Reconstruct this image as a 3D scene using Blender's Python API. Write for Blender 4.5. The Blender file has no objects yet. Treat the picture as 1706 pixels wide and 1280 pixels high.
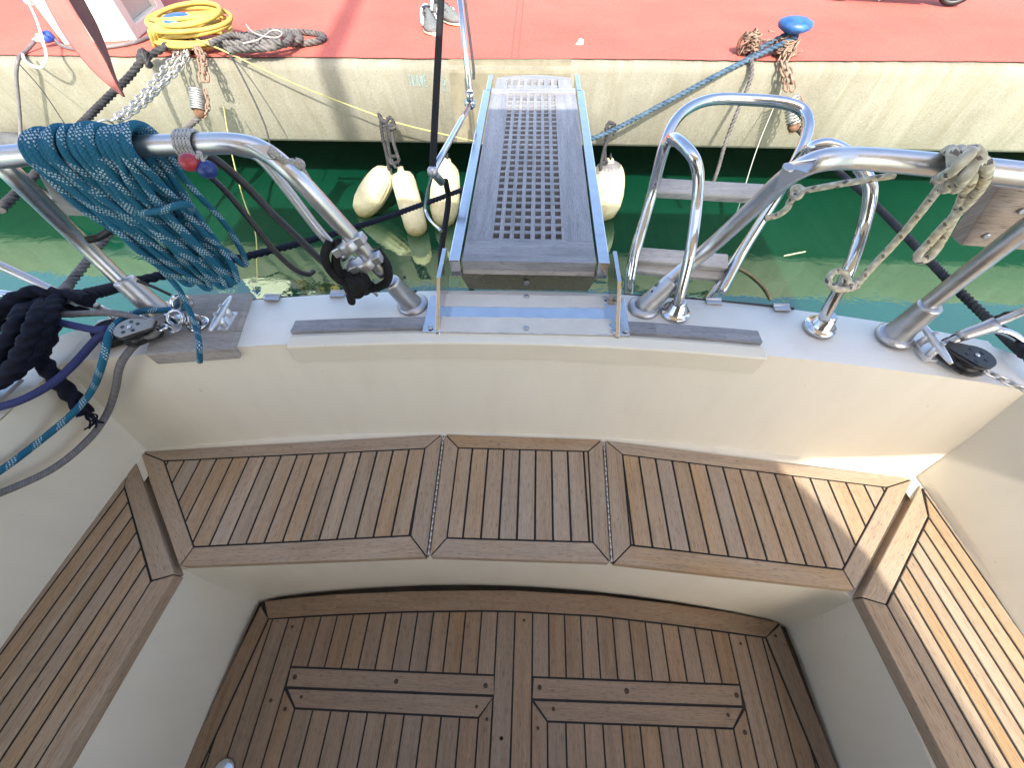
import bpy, math, random
from mathutils import Vector, Matrix
random.seed(7)
R_ = math.radians
scene = bpy.context.scene
COL = scene.collection

# ------------------------------------------------------------------ camera, sky, sun, exposure
FPX, CAMH = 646.0, 1.5
PITCH, YAW, ROLL = R_(56), R_(3.4), R_(1.2)
_fh = Vector((-math.sin(YAW), math.cos(YAW), 0))
_fw = _fh*math.cos(PITCH) + Vector((0, 0, -math.sin(PITCH)))
_r0 = Vector((math.cos(YAW), math.sin(YAW), 0))
_u0 = _fh*math.sin(PITCH) + Vector((0, 0, math.cos(PITCH)))
_R = _r0*math.cos(ROLL) - _u0*math.sin(ROLL)
_U = _u0*math.cos(ROLL) + _r0*math.sin(ROLL)
CAMP = Vector((0, 0, CAMH))
cam = bpy.data.cameras.new("camera"); camo = bpy.data.objects.new("camera", cam); COL.objects.link(camo)
cam.sensor_width = 36; cam.lens = FPX/1706*36; cam.clip_start = 0.02; cam.clip_end = 2000
M = Matrix((_R, _U, -_fw)).transposed().to_4x4(); M.translation = CAMP
camo.matrix_world = M
scene.camera = camo

SUN_D = Vector((-0.14, 1.0, -0.95)).normalized()          # the way the sunlight travels
EL = math.asin(-SUN_D.z); AZ = math.atan2(-SUN_D.x, -SUN_D.y)
w = bpy.data.worlds.new("World"); scene.world = w; w.use_nodes = True
nt = w.node_tree; bg = nt.nodes["Background"]
sky = nt.nodes.new("ShaderNodeTexSky"); sky.sky_type = 'NISHITA'; sky.sun_disc = False
sky.sun_elevation = EL; sky.sun_rotation = AZ; sky.air_density = .9; sky.dust_density = 3.0; sky.ozone_density = .8
nt.links.new(sky.outputs[0], bg.inputs[0]); bg.inputs[1].default_value = 0.15
sl = bpy.data.lights.new("sun", 'SUN'); sl.energy = 2.5; sl.angle = R_(0.5); sl.color = (1, .94, .84)
so = bpy.data.objects.new("sun", sl); COL.objects.link(so)
so.rotation_euler = SUN_D.to_track_quat('-Z', 'Y').to_euler(); so.location = (0, -3, 6)
scene.view_settings.view_transform = 'Standard'; scene.view_settings.look = 'None'
scene.view_settings.gamma = 1; scene.view_settings.exposure = 1.88
try:
    scene.cycles.max_bounces = 8; scene.cycles.diffuse_bounces = 5; scene.cycles.glossy_bounces = 5
    scene.cycles.sample_clamp_indirect = 6
except Exception: pass

# ------------------------------------------------------------------ measuring the place from the photograph
def ray(x, y): return _R*((x-853)/FPX) + _U*((640-y)/FPX) + _fw
def P(x, y, z):
    d = ray(x, y); return CAMP + d*((z-CAMH)/d.z)
def Q(x, y, Y):
    d = ray(x, y); return CAMP + d*(Y/d.y)

# ------------------------------------------------------------------ materials
def newmat(name):
    m = bpy.data.materials.new(name); m.use_nodes = True
    n = m.node_tree.nodes; b = n["Principled BSDF"]; return m, m.node_tree, b
def nd(t, typ, **kw):
    n = t.nodes.new("ShaderNode"+typ)
    for k, v in kw.items():
        if k in ('operation', 'blend_type', 'data_type', 'noise_dimensions', 'uv_map', 'wave_type', 'bands_direction', 'feature', 'normalize', 'clamp_factor'): setattr(n, k, v)
    return n
def lk(t, a, b): t.links.new(a, b)
def ramp(t, fac, stops):
    r = t.nodes.new("ShaderNodeValToRGB"); e = r.color_ramp.elements
    while len(e) < len(stops): e.new(0.5)
    for i, (p, c) in enumerate(stops): e[i].position = p; e[i].color = (*c, 1) if len(c) == 3 else c
    if fac is not None: lk(t, fac, r.inputs[0])
    return r
def mixc(t, fac, a, b, mode='MIX'):
    m = t.nodes.new("ShaderNodeMix"); m.data_type = 'RGBA'; m.blend_type = mode
    for sock, v in ((m.inputs[0], fac), (m.inputs[6], a), (m.inputs[7], b)):
        if isinstance(v, (int, float)): sock.default_value = v
        elif isinstance(v, tuple): sock.default_value = (*v, 1)
        else: lk(t, v, sock)
    return m.outputs[2]
def mth(t, op, a, b=0.0, c=None):
    m = t.nodes.new("ShaderNodeMath"); m.operation = op
    for i, v in enumerate((a, b) if c is None else (a, b, c)):
        if isinstance(v, (int, float)): m.inputs[i].default_value = v
        else: lk(t, v, m.inputs[i])
    return m.outputs[0]
def coords(t, kind='Object', scale=(1, 1, 1)):
    c = t.nodes.new("ShaderNodeTexCoord"); mp = t.nodes.new("ShaderNodeMapping")
    mp.inputs['Scale'].default_value = scale; lk(t, c.outputs[kind], mp.inputs[0]); return mp.outputs[0]
def noise(t, vec, scale, detail=4, rough=.55, dist=0):
    n = t.nodes.new("ShaderNodeTexNoise"); n.inputs['Scale'].default_value = scale
    n.inputs['Detail'].default_value = detail; n.inputs['Roughness'].default_value = rough
    n.inputs['Distortion'].default_value = dist
    if vec is not None: lk(t, vec, n.inputs['Vector'])
    return n.outputs[0]
def bump(t, b, h, strength=.2, dist=.002):
    n = t.nodes.new("ShaderNodeBump"); n.inputs['Strength'].default_value = strength
    n.inputs['Distance'].default_value = dist; lk(t, h, n.inputs['Height']); lk(t, n.outputs[0], b.inputs['Normal'])
def world_pos(t, scale=(1, 1, 1)):
    g = t.nodes.new("ShaderNodeNewGeometry"); mp = t.nodes.new("ShaderNodeMapping")
    mp.inputs['Scale'].default_value = scale; lk(t, g.outputs['Position'], mp.inputs[0]); return mp.outputs[0]

def gelcoat(name, col, col2, rough=.38):
    m, t, b = newmat(name); v = world_pos(t)
    big = ramp(t, noise(t, v, 2.2, 5, .6), [(.3, (0, 0, 0)), (.75, (1, 1, 1))])
    c = mixc(t, big.outputs[0], col, col2)
    sp = ramp(t, noise(t, v, 95, 2, .5), [(.70, (0, 0, 0)), (.76, (1, 1, 1))])
    gate = ramp(t, noise(t, v, 6, 3, .6), [(.5, (0, 0, 0)), (.68, (.55, .55, .55))])
    f = mth(t, 'MULTIPLY', sp.outputs[0], gate.outputs[0])
    c = mixc(t, f, c, tuple(x*.45 for x in col))
    dirt = ramp(t, noise(t, world_pos(t, (9, 9, 2.2)), 1.6, 3, .5), [(.45, (0, 0, 0)), (.85, (.13, .13, .13))])
    c = mixc(t, dirt.outputs[0], c, (.36, .30, .22))
    lk(t, c, b.inputs['Base Color'])
    rr = ramp(t, noise(t, v, 7, 4, .6), [(.2, (rough-.02,)*3), (.9, (rough+.07,)*3)]); lk(t, rr.outputs[0], b.inputs['Roughness'])
    bump(t, b, noise(t, v, 260, 3, .6), .10, .001); return m
def teak(name, dark, light, grey, greyamt, rough=.62):
    m, t, b = newmat(name)
    uv = t.nodes.new("ShaderNodeUVMap"); uv.uv_map = 'grain'
    tu = t.nodes.new("ShaderNodeUVMap"); tu.uv_map = 'tint'
    sx = t.nodes.new("ShaderNodeSeparateXYZ"); lk(t, tu.outputs[0], sx.inputs[0])
    def mp(s):
        q = t.nodes.new("ShaderNodeMapping"); q.inputs['Scale'].default_value = (*s, 1); lk(t, uv.outputs[0], q.inputs[0]); return q.outputs[0]
    fine = noise(t, mp((11, 520)), 1, 3, .7, .1)
    mid = noise(t, mp((2.2, 55)), 1, 4, .6, .6)
    pores = ramp(t, noise(t, mp((45, 560)), 1, 2, .5), [(.56, (0, 0, 0)), (.68, (1, 1, 1))])
    g = mth(t, 'ADD', mth(t, 'MULTIPLY', fine, .62), mth(t, 'MULTIPLY', mid, .38))
    r = ramp(t, g, [(.34, dark), (.66, light)])
    # the wood of each plank differs
    hv = t.nodes.new("ShaderNodeHueSaturation"); lk(t, r.outputs[0], hv.inputs['Color'])
    lk(t, mth(t, 'ADD', mth(t, 'MULTIPLY', sx.outputs[0], .22), .89), hv.inputs['Value'])
    lk(t, mth(t, 'ADD', mth(t, 'MULTIPLY', sx.outputs[1], .32), .82), hv.inputs['Saturation'])
    gn = ramp(t, noise(t, mp((3, 20)), 1, 5, .65), [(.38, (0, 0, 0)), (.7, (greyamt,)*3)])
    c = mixc(t, gn.outputs[0], hv.outputs[0], grey)
    c = mixc(t, mth(t, 'MULTIPLY', pores.outputs[0], .55), c, tuple(x*.35 for x in dark))
    blot = ramp(t, noise(t, world_pos(t), 9, 5, .65), [(.56, (0, 0, 0)), (.76, (.22, .22, .22))])
    c = mixc(t, blot.outputs[0], c, tuple(x*.6 for x in dark))
    lk(t, c, b.inputs['Base Color']); b.inputs['Roughness'].default_value = rough
    b.inputs['Specular IOR Level'].default_value = .3
    bump(t, b, mth(t, 'SUBTRACT', g, mth(t, 'MULTIPLY', pores.outputs[0], .3)), .35, .0012); return m
def metal(name, col, rough, scr=.06):
    m, t, b = newmat(name); v = world_pos(t)
    n = noise(t, v, 30, 5, .65)
    c = ramp(t, n, [(.3, tuple(x*.86 for x in col)), (.7, col)]); lk(t, c.outputs[0], b.inputs['Base Color'])
    b.inputs['Metallic'].default_value = 1
    rr = ramp(t, n, [(.35, (rough,)*3), (.8, (rough+scr,)*3)]); lk(t, rr.outputs[0], b.inputs['Roughness'])
    return m
def plain(name, col, rough=.5, var=.25, scale=25, bmp=.15, spec=.5):
    m, t, b = newmat(name); v = world_pos(t); n = noise(t, v, scale, 5, .65)
    c = ramp(t, n, [(.28, tuple(x*(1-var) for x in col)), (.74, tuple(min(1, x*(1+var*.5)) for x in col))])
    lk(t, c.outputs[0], b.inputs['Base Color']); b.inputs['Roughness'].default_value = rough
    b.inputs['Specular IOR Level'].default_value = spec
    bump(t, b, noise(t, v, scale*6, 3, .6), bmp, .002); return m
def rope(name, base, fleck=None, k1=75., nv=5., k2=11., amt=1., dirt=None, rough=.8):
    """a braid: u runs along the rope in metres, v once round it"""
    m, t, b = newmat(name)
    uv = t.nodes.new("ShaderNodeUVMap"); uv.uv_map = 'grain'
    s = t.nodes.new("ShaderNodeSeparateXYZ"); lk(t, uv.outputs[0], s.inputs[0]); u, v = s.outputs[0], s.outputs[1]
    A = mth(t, 'FRACT', mth(t, 'ADD', mth(t, 'MULTIPLY', u, k1), mth(t, 'MULTIPLY', v, nv)))
    B = mth(t, 'FRACT', mth(t, 'SUBTRACT', mth(t, 'MULTIPLY', u, k1), mth(t, 'MULTIPLY', v, nv)))
    braid = mth(t, 'MULTIPLY', mth(t, 'PINGPONG', A, .5), mth(t, 'PINGPONG', B, .5))
    tu = t.nodes.new("ShaderNodeUVMap"); tu.uv_map = 'tint'
    ts = t.nodes.new("ShaderNodeSeparateXYZ"); lk(t, tu.outputs[0], ts.inputs[0])
    lumi = mth(t, 'MULTIPLY', mth(t, 'ADD', mth(t, 'MULTIPLY', braid, 2.2), .62), mth(t, 'ADD', mth(t, 'MULTIPLY', ts.outputs[0], .72), .28))  # shading in the colour: grooves between laid strands are darkened
    c = mixc(t, 1.0, base, lumi, 'MULTIPLY')
    if fleck:
        f = mth(t, 'MULTIPLY', mth(t, 'GREATER_THAN', A, .45), mth(t, 'GREATER_THAN', B, .45))
        band = mth(t, 'LESS_THAN', mth(t, 'FRACT', mth(t, 'ADD', mth(t, 'MULTIPLY', u, k2), v)), .37)
        c = mixc(t, mth(t, 'MULTIPLY', mth(t, 'MULTIPLY', f, band), amt), c, fleck)
    dn = ramp(t, noise(t, world_pos(t), 18, 4, .6), [(.4, (0, 0, 0)), (.75, (.45, .45, .45))])
    c = mixc(t, dn.outputs[0], c, dirt or tuple(x*.6 for x in base))
    lk(t, c, b.inputs['Base Color']); b.inputs['Roughness'].default_value = rough; b.inputs['Specular IOR Level'].default_value = .25
    bump(t, b, braid, .7, .0015); return m
def concrete_mat():
    m, t, b = newmat("quay_concrete"); v = world_pos(t)
    base = ramp(t, noise(t, v, 1.7, 6, .65), [(.3, (.18, .170, .132)), (.7, (.265, .255, .205))])
    st = ramp(t, noise(t, world_pos(t, (4.2, .3, .7)), 1.5, 7, .72, 1.1), [(.44, (0, 0, 0)), (.70, (1, 1, 1))])
    c = mixc(t, mth(t, 'MULTIPLY', st.outputs[0], .60), base.outputs[0], (.165, .145, .095))
    lt = ramp(t, noise(t, world_pos(t, (9, .3, .8)), 2.3, 5, .65), [(.56, (0, 0, 0)), (.82, (.40, .40, .40))])
    c = mixc(t, lt.outputs[0], c, (.37, .36, .305))
    pit = ramp(t, noise(t, v, 70, 3, .6), [(.66, (0, 0, 0)), (.73, (1, 1, 1))])
    c = mixc(t, mth(t, 'MULTIPLY', pit.outputs[0], .55), c, (.13, .12, .09))
    gr = ramp(t, noise(t, v, 160, 3, .7), [(.3, (.78, .78, .78)), (.7, (1.12, 1.12, 1.12))])
    c = mixc(t, 1.0, c, gr.outputs[0], 'MULTIPLY')
    lk(t, c, b.inputs['Base Color']); b.inputs['Roughness'].default_value = .9; b.inputs['Specular IOR Level'].default_value = .2
    h = mth(t, 'SUBTRACT', noise(t, v, 60, 6, .7), mth(t, 'MULTIPLY', pit.outputs[0], .6))
    bump(t, b, h, .55, .006); return m
def red_mat():
    m, t, b = newmat("red_quay_paint"); v = world_pos(t)
    c = ramp(t, noise(t, v, 1.1, 6, .65), [(.3, (.42, .098, .070)), (.72, (.49, .134, .100))])
    st = ramp(t, noise(t, world_pos(t, (1, 2.5, 1)), 2.6, 6, .7, .8), [(.52, (0, 0, 0)), (.75, (.35, .35, .35))])
    c2 = mixc(t, st.outputs[0], c.outputs[0], (.38, .12, .095))
    sp = ramp(t, noise(t, v, 120, 3, .6), [(.3, (.72, .72, .72)), (.7, (1.12, 1.12, 1.12))])
    c2 = mixc(t, 1.0, c2, sp.outputs[0], 'MULTIPLY')
    wear = ramp(t, noise(t, v, 14, 6, .7), [(.70, (0, 0, 0)), (.78, (.5, .5, .5))])
    c2 = mixc(t, wear.outputs[0], c2, (.50, .27, .20))
    lk(t, c2, b.inputs['Base Color']); b.inputs['Roughness'].default_value = .85; b.inputs['Specular IOR Level'].default_value = .25
    bump(t, b, noise(t, v, 140, 4, .7), .6, .004); return m
def water_mat():
    m, t, b = newmat("harbour_water"); v = world_pos(t)
    n1 = noise(t, world_pos(t, (1, 1.6, 1)), 3.0, 4, .55, .5); n2 = noise(t, v, 11, 3, .5)
    c = ramp(t, noise(t, v, .9, 4, .6), [(.3, (.001, .031, .016)), (.75, (.003, .053, .028))])
    d = t.nodes.new("ShaderNodeBsdfDiffuse"); lk(t, c.outputs[0], d.inputs[0])
    gl = t.nodes.new("ShaderNodeBsdfGlossy"); gl.inputs['Roughness'].default_value = .015; gl.inputs[0].default_value = (.80, 1, .84, 1)
    bp = t.nodes.new("ShaderNodeBump"); bp.inputs['Strength'].default_value = .14; bp.inputs['Distance'].default_value = .02
    lk(t, mth(t, 'ADD', n1, mth(t, 'MULTIPLY', n2, .10)), bp.inputs['Height']); lk(t, bp.outputs[0], gl.inputs['Normal'])
    fr = t.nodes.new("ShaderNodeFresnel"); fr.inputs[0].default_value = 1.33
    mx = t.nodes.new("ShaderNodeMixShader"); lk(t, mth(t, 'ADD', mth(t, 'MULTIPLY', fr.outputs[0], .9), WATER_R), mx.inputs[0])
    lk(t, d.outputs[0], mx.inputs[1]); lk(t, gl.outputs[0], mx.inputs[2])
    lk(t, mx.outputs[0], t.nodes["Material Output"].inputs[0]); return m
WATER_R = .19
def fender_mat():
    m, t, b = newmat("fender_vinyl"); v = world_pos(t)
    c = ramp(t, noise(t, v, 9, 5, .65), [(.3, (.46, .385, .21)), (.68, (.61, .55, .37))])
    sz = t.nodes.new("ShaderNodeSeparateXYZ"); lk(t, v, sz.inputs[0])
    low = mth(t, 'ADD', sz.outputs[2], mth(t, 'MULTIPLY', noise(t, v, 30, 4, .7), .12))
    weed = ramp(t, low, [(.0, (1, 1, 1)), (.001, (1, 1, 1))])
    r = t.nodes.new("ShaderNodeMapRange"); r.inputs[1].default_value = -.31; r.inputs[2].default_value = -.17
    r.inputs[3].default_value = 1; r.inputs[4].default_value = 0; lk(t, low, r.inputs[0])
    c2 = mixc(t, r.outputs[0], c.outputs[0], (.20, .15, .03))
    rs = ramp(t, noise(t, v, 16, 3, .6), [(.66, (0, 0, 0)), (.75, (.7, .7, .7))])
    c2 = mixc(t, rs.outputs[0], c2, (.62, .38, .12))
    lk(t, c2, b.inputs['Base Color']); b.inputs['Roughness'].default_value = .5
    bump(t, b, noise(t, v, 40, 4, .6), .3, .006); return m

MT = {}
MT['gel'] = gelcoat("cream_gelcoat", (.735, .685, .565), (.70, .65, .525), .32)
MT['deck'] = gelcoat("white_deck_gelcoat", (.80, .77, .71), (.76, .73, .655), .5)
MT['teak'] = teak("seat_teak", (.235, .158, .096), (.45, .315, .192), (.38, .325, .255), .58)
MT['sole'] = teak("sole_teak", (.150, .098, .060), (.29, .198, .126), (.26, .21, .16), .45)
MT['oldteak'] = teak("silvered_teak", (.20, .175, .15), (.38, .345, .31), (.43, .41, .385), .7, .75)
MT['gangteak'] = teak('gangway_teak', (.12, .120, .127), (.31, .31, .322), (.37, .376, .40), .6, .42)
MT['tread'] = teak('tread_teak', (.30, .275, .255), (.52, .49, .46), (.58, .56, .54), .6, .5)
MT['boardteak'] = teak("weathered_board_teak", (.22, .155, .11), (.42, .32, .245), (.42, .37, .33), .6, .7)
MT['caulk'] = plain("black_caulking", (.006, .006, .007), .7, .2, 60, .1)
MT['steel'] = metal("polished_steel", (.66, .67, .68), .09, .10)
MT['rail'] = metal("rail_alloy", (.60, .60, .605), .32, .08)
MT['alu'] = metal('bright_aluminium', (.80, .80, .81), .45, .1)
MT['apron'] = metal('reflection_tinted_steel', (.34, .29, .24), .2, .15)  # brown tint stands in for the dark reflection in the steel
MT['cast'] = metal("cast_alloy", (.50, .50, .51), .38, .15)
MT['chainm'] = metal("galvanised_chain", (.58, .57, .54), .42, .2)
MT['plate'] = plain("cream_painted_plate", (.62, .59, .52), .5, .12, 14, .1)
MT['conc'] = concrete_mat(); MT['red'] = red_mat(); MT['water'] = water_mat(); MT['fender'] = fender_mat()
MT['conc2'] = plain("grey_concrete_patch", (.20, .18, .125), .9, .3, 9, .5, .2)
MT['blue'] = plain("blue_bollard_paint", (.03, .115, .32), .42, .6, 22, .4)
MT['rust'] = plain("rusty_iron", (.16, .085, .05), .85, .6, 60, .6, .3)
MT['rustchain'] = plain("rusty_chain_iron", (.26, .17, .12), .75, .6, 45, .4, .4)
MT['yellow'] = rope("yellow_hose", (.68, .47, .11), None, 0.01, .01, 1, dirt=(.52, .36, .10), rough=.55)
MT['rblue'] = rope("blue_white_braid", (.016, .135, .225), (.56, .66, .68), 165., 5., 17., .78, dirt=(.02, .12, .19))
MT['rgrey'] = rope("grey_braid", (.21, .20, .20), (.33, .32, .33), 190., 5., 50., .5)
MT['rpurple'] = rope("purple_braid", (.045, .055, .170), None, 150., 5.)
MT['rwhite'] = rope("cream_fleck_braid", (.62, .585, .48), (.02, .02, .05), 46., 2.2, 23., .85, dirt=(.50, .38, .14))
MT['rpale'] = rope("pale_braid", (.43, .41, .37), None, 160., 5.)
MT['rnavy'] = rope("navy_braid", (.007, .010, .028), None, 60., 3.)
MT['rblack'] = rope("black_braid", (.011, .011, .012), None, 70., 3., dirt=(.02, .02, .02))
MT['rdark'] = rope("weathered_black_lay", (.050, .050, .056), None, 60., 3., dirt=(.11, .105, .10))
MT['rgreylay'] = rope("weathered_grey_lay", (.15, .14, .135), None, 80., 3., dirt=(.26, .24, .22))
MT['rsteelblue'] = rope("faded_blue_lay", (.055, .115, .19), None, 80., 3., dirt=(.14, .20, .26))
MT['ryel'] = rope("yellow_poly", (.46, .42, .15), None, 90., 3., dirt=(.34, .34, .22))
MT['rcord'] = rope("speckled_cord", (.55, .54, .52), (.03, .03, .03), 210., 4., 70., .95)
MT['rubber'] = plain("black_rubber", (.012, .012, .013), .45, .3, 30, .1)
MT['black'] = plain("black_plastic", (.018, .018, .02), .4, .3, 40, .1)
MT['cable'] = plain("grey_cable_sheath", (.14, .125, .13), .55, .3, 20, .1)
MT['bung'] = plain('dark_bung', (.05, .03, .018), .7, .5, 90)
MT['collar'] = plain('grey_collar', (.16, .155, .16), .6, .3, 30, .2)
MT['wellshade'] = plain('shade_dark_well_floor', (.045, .038, .030), .8, .5, 12, .2)  # contact shade round the sole put into the floor colour
MT['redjoint'] = plain('paving_joint', (.36, .075, .05), .9, .3, 60, .3)
MT['tyre'] = plain('old_tyre', (.075, .078, .082), .7, .4, 20, .4)
MT['white'] = plain("white_plastic", (.76, .74, .70), .45, .10, 12, .1)
MT['ped'] = plain("cream_pedestal_paint", (.66, .62, .53), .55, .12, 6, .15)
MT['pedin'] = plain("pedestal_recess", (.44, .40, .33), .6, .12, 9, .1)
MT['plug'] = plain("blue_plug_plastic", (.02, .07, .42), .4, .2, 30, .1)
MT['beadred'] = plain("red_bead", (.36, .03, .045), .35, .3, 40, .1)
MT['beadblue'] = plain("blue_bead", (.012, .035, .17), .35, .3, 40, .1)
MT['flag'] = plain("faded_red_cloth", (.50, .17, .15), .9, .18, 12, .3, .1)
MT['flagdark'] = plain("maroon_cloth", (.23, .12, .115), .9, .25, 12, .3, .1)
MT['shoe'] = plain("grey_suede", (.15, .16, .155), .85, .35, 90, .4, .2)
MT['gum'] = plain("cream_rubber", (.62, .52, .36), .6, .15, 30, .1)
MT['shoewhite'] = plain("white_leather", (.74, .74, .72), .5, .1, 30, .1)
def canvas_mat():
    m, t, b = newmat("pale_canvas"); b.inputs['Base Color'].default_value = (.60, .57, .51, 1); b.inputs['Roughness'].default_value = .9
    tr = t.nodes.new("ShaderNodeBsdfTranslucent"); tr.inputs[0].default_value = (.66, .58, .46, 1)
    mx = t.nodes.new("ShaderNodeMixShader"); mx.inputs[0].default_value = CANVAS_T
    lk(t, b.outputs[0], mx.inputs[1]); lk(t, tr.outputs[0], mx.inputs[2]); lk(t, mx.outputs[0], t.nodes["Material Output"].inputs[0]); return m
CANVAS_T = .55
MT['canvas'] = canvas_mat(); MT['sailcloth'] = plain('grey_canvas', (.20, .19, .175), .9, .12, 40, .2, .1)
MT['ink'] = plain("faded_blue_ink", (.20, .285, .275), .9, .35, 60, .2, .1)
MT['brown'] = plain("dry_stick", (.19, .13, .07), .9, .3, 60, .3)
MT['bronze'] = metal("bronze_sheave_cheek", (.36, .31, .25), .36, .15)
MT['oldpaint'] = plain("grey_board", (.33, .31, .29), .7, .25, 14, .2)

# ------------------------------------------------------------------ mesh builder
def frame_of(n):
    n = n.normalized(); a = Vector((0, 0, 1)) if abs(n.z) < .9 else Vector((1, 0, 0))
    u = n.cross(a).normalized(); return u, n.cross(u).normalized()
def smooth_path(pts, seg=8, closed=False):
    pts = [Vector(p) for p in pts]; n = len(pts)
    if n < 3 and not closed: 
        return [pts[0].lerp(pts[-1], i/seg) for i in range(seg+1)]
    out = []
    rng = range(n) if closed else range(n-1)
    for i in rng:
        p1, p2 = pts[i], pts[(i+1) % n]
        p0 = pts[i-1] if (closed or i > 0) else p1*2-p2
        p3 = pts[(i+2) % n] if (closed or i+2 < n) else p2*2-p1
        d = max((p2-p1).length, 1e-6)
        t1 = (p2-p0)/max(((p2-p1).length+(p1-p0).length), 1e-6)*d; t2 = (p3-p1)/max(((p3-p2).length+(p2-p1).length), 1e-6)*d
        for k in range(seg):
            s = k/seg; s2, s3 = s*s, s*s*s
            out.append(p1*(2*s3-3*s2+1)+t1*(s3-2*s2+s)+p2*(-2*s3+3*s2)+t2*(s3-s2))
    if not closed: out.append(pts[-1])
    return out
class MB:
    def __init__(s): s.v, s.f, s.uv, s.ti, s.mi, s.sm = [], [], [], [], [], []
    def face(s, idx, uv=None, tint=(.5, .5), mi=0, sm=False):
        s.f.append(list(idx)); s.uv.append(uv or [(s.v[i][0], s.v[i][1]) for i in idx]); s.ti.append(tint); s.mi.append(mi); s.sm.append(sm)
    def add(s, pts):
        k = len(s.v); s.v.extend([tuple(p) for p in pts]); return list(range(k, k+len(pts)))
    def prism(s, low, high, mi=0, grain=None, tint=(.5, .5)):
        """low/high: matching 3D loops (counter-clockwise seen from high)"""
        n = len(low); a = s.add(low); b = s.add(high)
        g = (Vector(grain) if grain else Vector((1, 0, 0))).normalized(); h = Vector((-g.y, g.x, 0))
        o = (random.random()*40, random.random()*40)
        def uvs(ids): return [(Vector(s.v[i]).dot(g)+o[0], Vector(s.v[i]).dot(h)+s.v[i][2]*.9+o[1]) for i in ids]
        s.face(b, uvs(b), tint, mi); r = a[::-1]; s.face(r, uvs(r), tint, mi)
        for i in range(n):
            q = [a[i], a[(i+1) % n], b[(i+1) % n], b[i]]; s.face(q, uvs(q), tint, mi)
    def slab(s, poly, z0, z1, mi=0, grain=None, tint=(.5, .5)):
        poly = ccw(poly); s.prism([(p[0], p[1], z0) for p in poly], [(p[0], p[1], z1) for p in poly], mi, grain, tint)
    def box(s, c, ex, ey, ez, mi=0, grain=None, tint=(.5, .5)):
        """centre and three half-extent vectors"""
        c, ex, ey, ez = map(Vector, (c, ex, ey, ez))
        if ex.cross(ey).dot(ez) < 0: ex = -ex
        lo = [c-ex-ey-ez, c+ex-ey-ez, c+ex+ey-ez, c-ex+ey-ez]; s.prism(lo, [p+ez*2 for p in lo], mi, grain, tint)
    def tube(s, path, r, seg=10, mi=0, lobes=0, lay=0., depth=.2, closed=False, caps=True, flat=None):
        path = [Vector(p) for p in path]; n = len(path); rings = []
        rr = r if callable(r) else (lambda q: r)
        T = []
        for i in range(n):
            a = path[i-1] if (i > 0 or closed) else path[i]; b = path[(i+1) % n] if (i < n-1 or closed) else path[i]
            d = b-a; T.append(d.normalized() if d.length > 1e-9 else (T[-1] if T else Vector((0, 0, 1))))
        u, _ = frame_of(T[0]); L = 0.; us = []
        fr = []
        for i in range(n):
            if i: L += (path[i]-path[i-1]).length
            u = (u-T[i]*u.dot(T[i])).normalized(); vv = T[i].cross(u); fr.append((u.copy(), vv, L))
        corr = 0.
        if closed:
            u2 = (u-T[0]*u.dot(T[0])).normalized(); a = fr[0][0]; corr = math.atan2(a.dot(T[0].cross(u2)), a.dot(u2))
        for i in range(n):
            u, vv, L = fr[i]; q = i/max(1, n-1); ring = []
            for k in range(seg):
                th = 2*math.pi*k/seg + corr*q
                ra = rr(q)*(1+(depth*math.cos(lobes*(th-lay*L)) if lobes else 0))
                ring.append(path[i]+u*(math.cos(th)*ra)+vv*(math.sin(th)*ra))
            rings.append(s.add(ring))
        end = n if closed else n-1
        for i in range(end):
            A, B = rings[i], rings[(i+1) % n]; l0 = fr[i][2]; l1 = fr[(i+1) % n][2] if i+1 < n else l0+(path[0]-path[-1]).length
            for k in range(seg):
                k2 = (k+1) % seg
                if lobes:
                    g = lambda kk, l: (.5+.5*math.cos(lobes*(2*math.pi*kk/seg-lay*l)), 1)
                    tn = [g(k, l0), g(k+1, l0), g(k+1, l1), g(k, l1)]
                else: tn = (1, 1)
                s.face([A[k], A[k2], B[k2], B[k]], [(l0, k/seg), (l0, (k+1)/seg), (l1, (k+1)/seg), (l1, k/seg)], tn, mi=mi, sm=True)
        if caps and not closed:
            s.face(rings[0][::-1], [(0, 0)]*seg, mi=mi); s.face(rings[-1], [(fr[-1][2], 0)]*seg, mi=mi)
    def lathe(s, prof, o, ax, seg=24, mi=0, pleat=None):
        """prof: (radius, height along ax)"""
        o, ax = Vector(o), Vector(ax).normalized(); u, v = frame_of(ax); R = []
        for (r, h) in prof:
            R.append(s.add([o+ax*h+(u*math.cos(2*math.pi*k/seg)+v*math.sin(2*math.pi*k/seg))*(max(r, 1e-5)*(1+(.045*math.cos(pleat[0]*2*math.pi*k/seg)*max(0, 1-h/pleat[1]) if pleat else 0))) for k in range(seg)]))
        for i in range(len(R)-1):
            for k in range(seg):
                k2 = (k+1) % seg; s.face([R[i][k], R[i+1][k], R[i+1][k2], R[i][k2]][::-1], mi=mi, sm=True)
        s.face(R[0][::-1], mi=mi); s.face(R[-1], mi=mi)
    def ball(s, c, r, sq=(1, 1, 1), seg=16, mi=0):
        c = Vector(c); R = []; n = seg//2
        for i in range(n+1):
            a = math.pi*i/n; R.append(s.add([c+Vector((math.sin(a)*math.cos(2*math.pi*k/seg)*r*sq[0], math.sin(a)*math.sin(2*math.pi*k/seg)*r*sq[1], -math.cos(a)*r*sq[2])) for k in range(seg)]))
        for i in range(n):
            for k in range(seg):
                k2 = (k+1) % seg; s.face([R[i][k], R[i][k2], R[i+1][k2], R[i+1][k]], mi=mi, sm=True)
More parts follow.
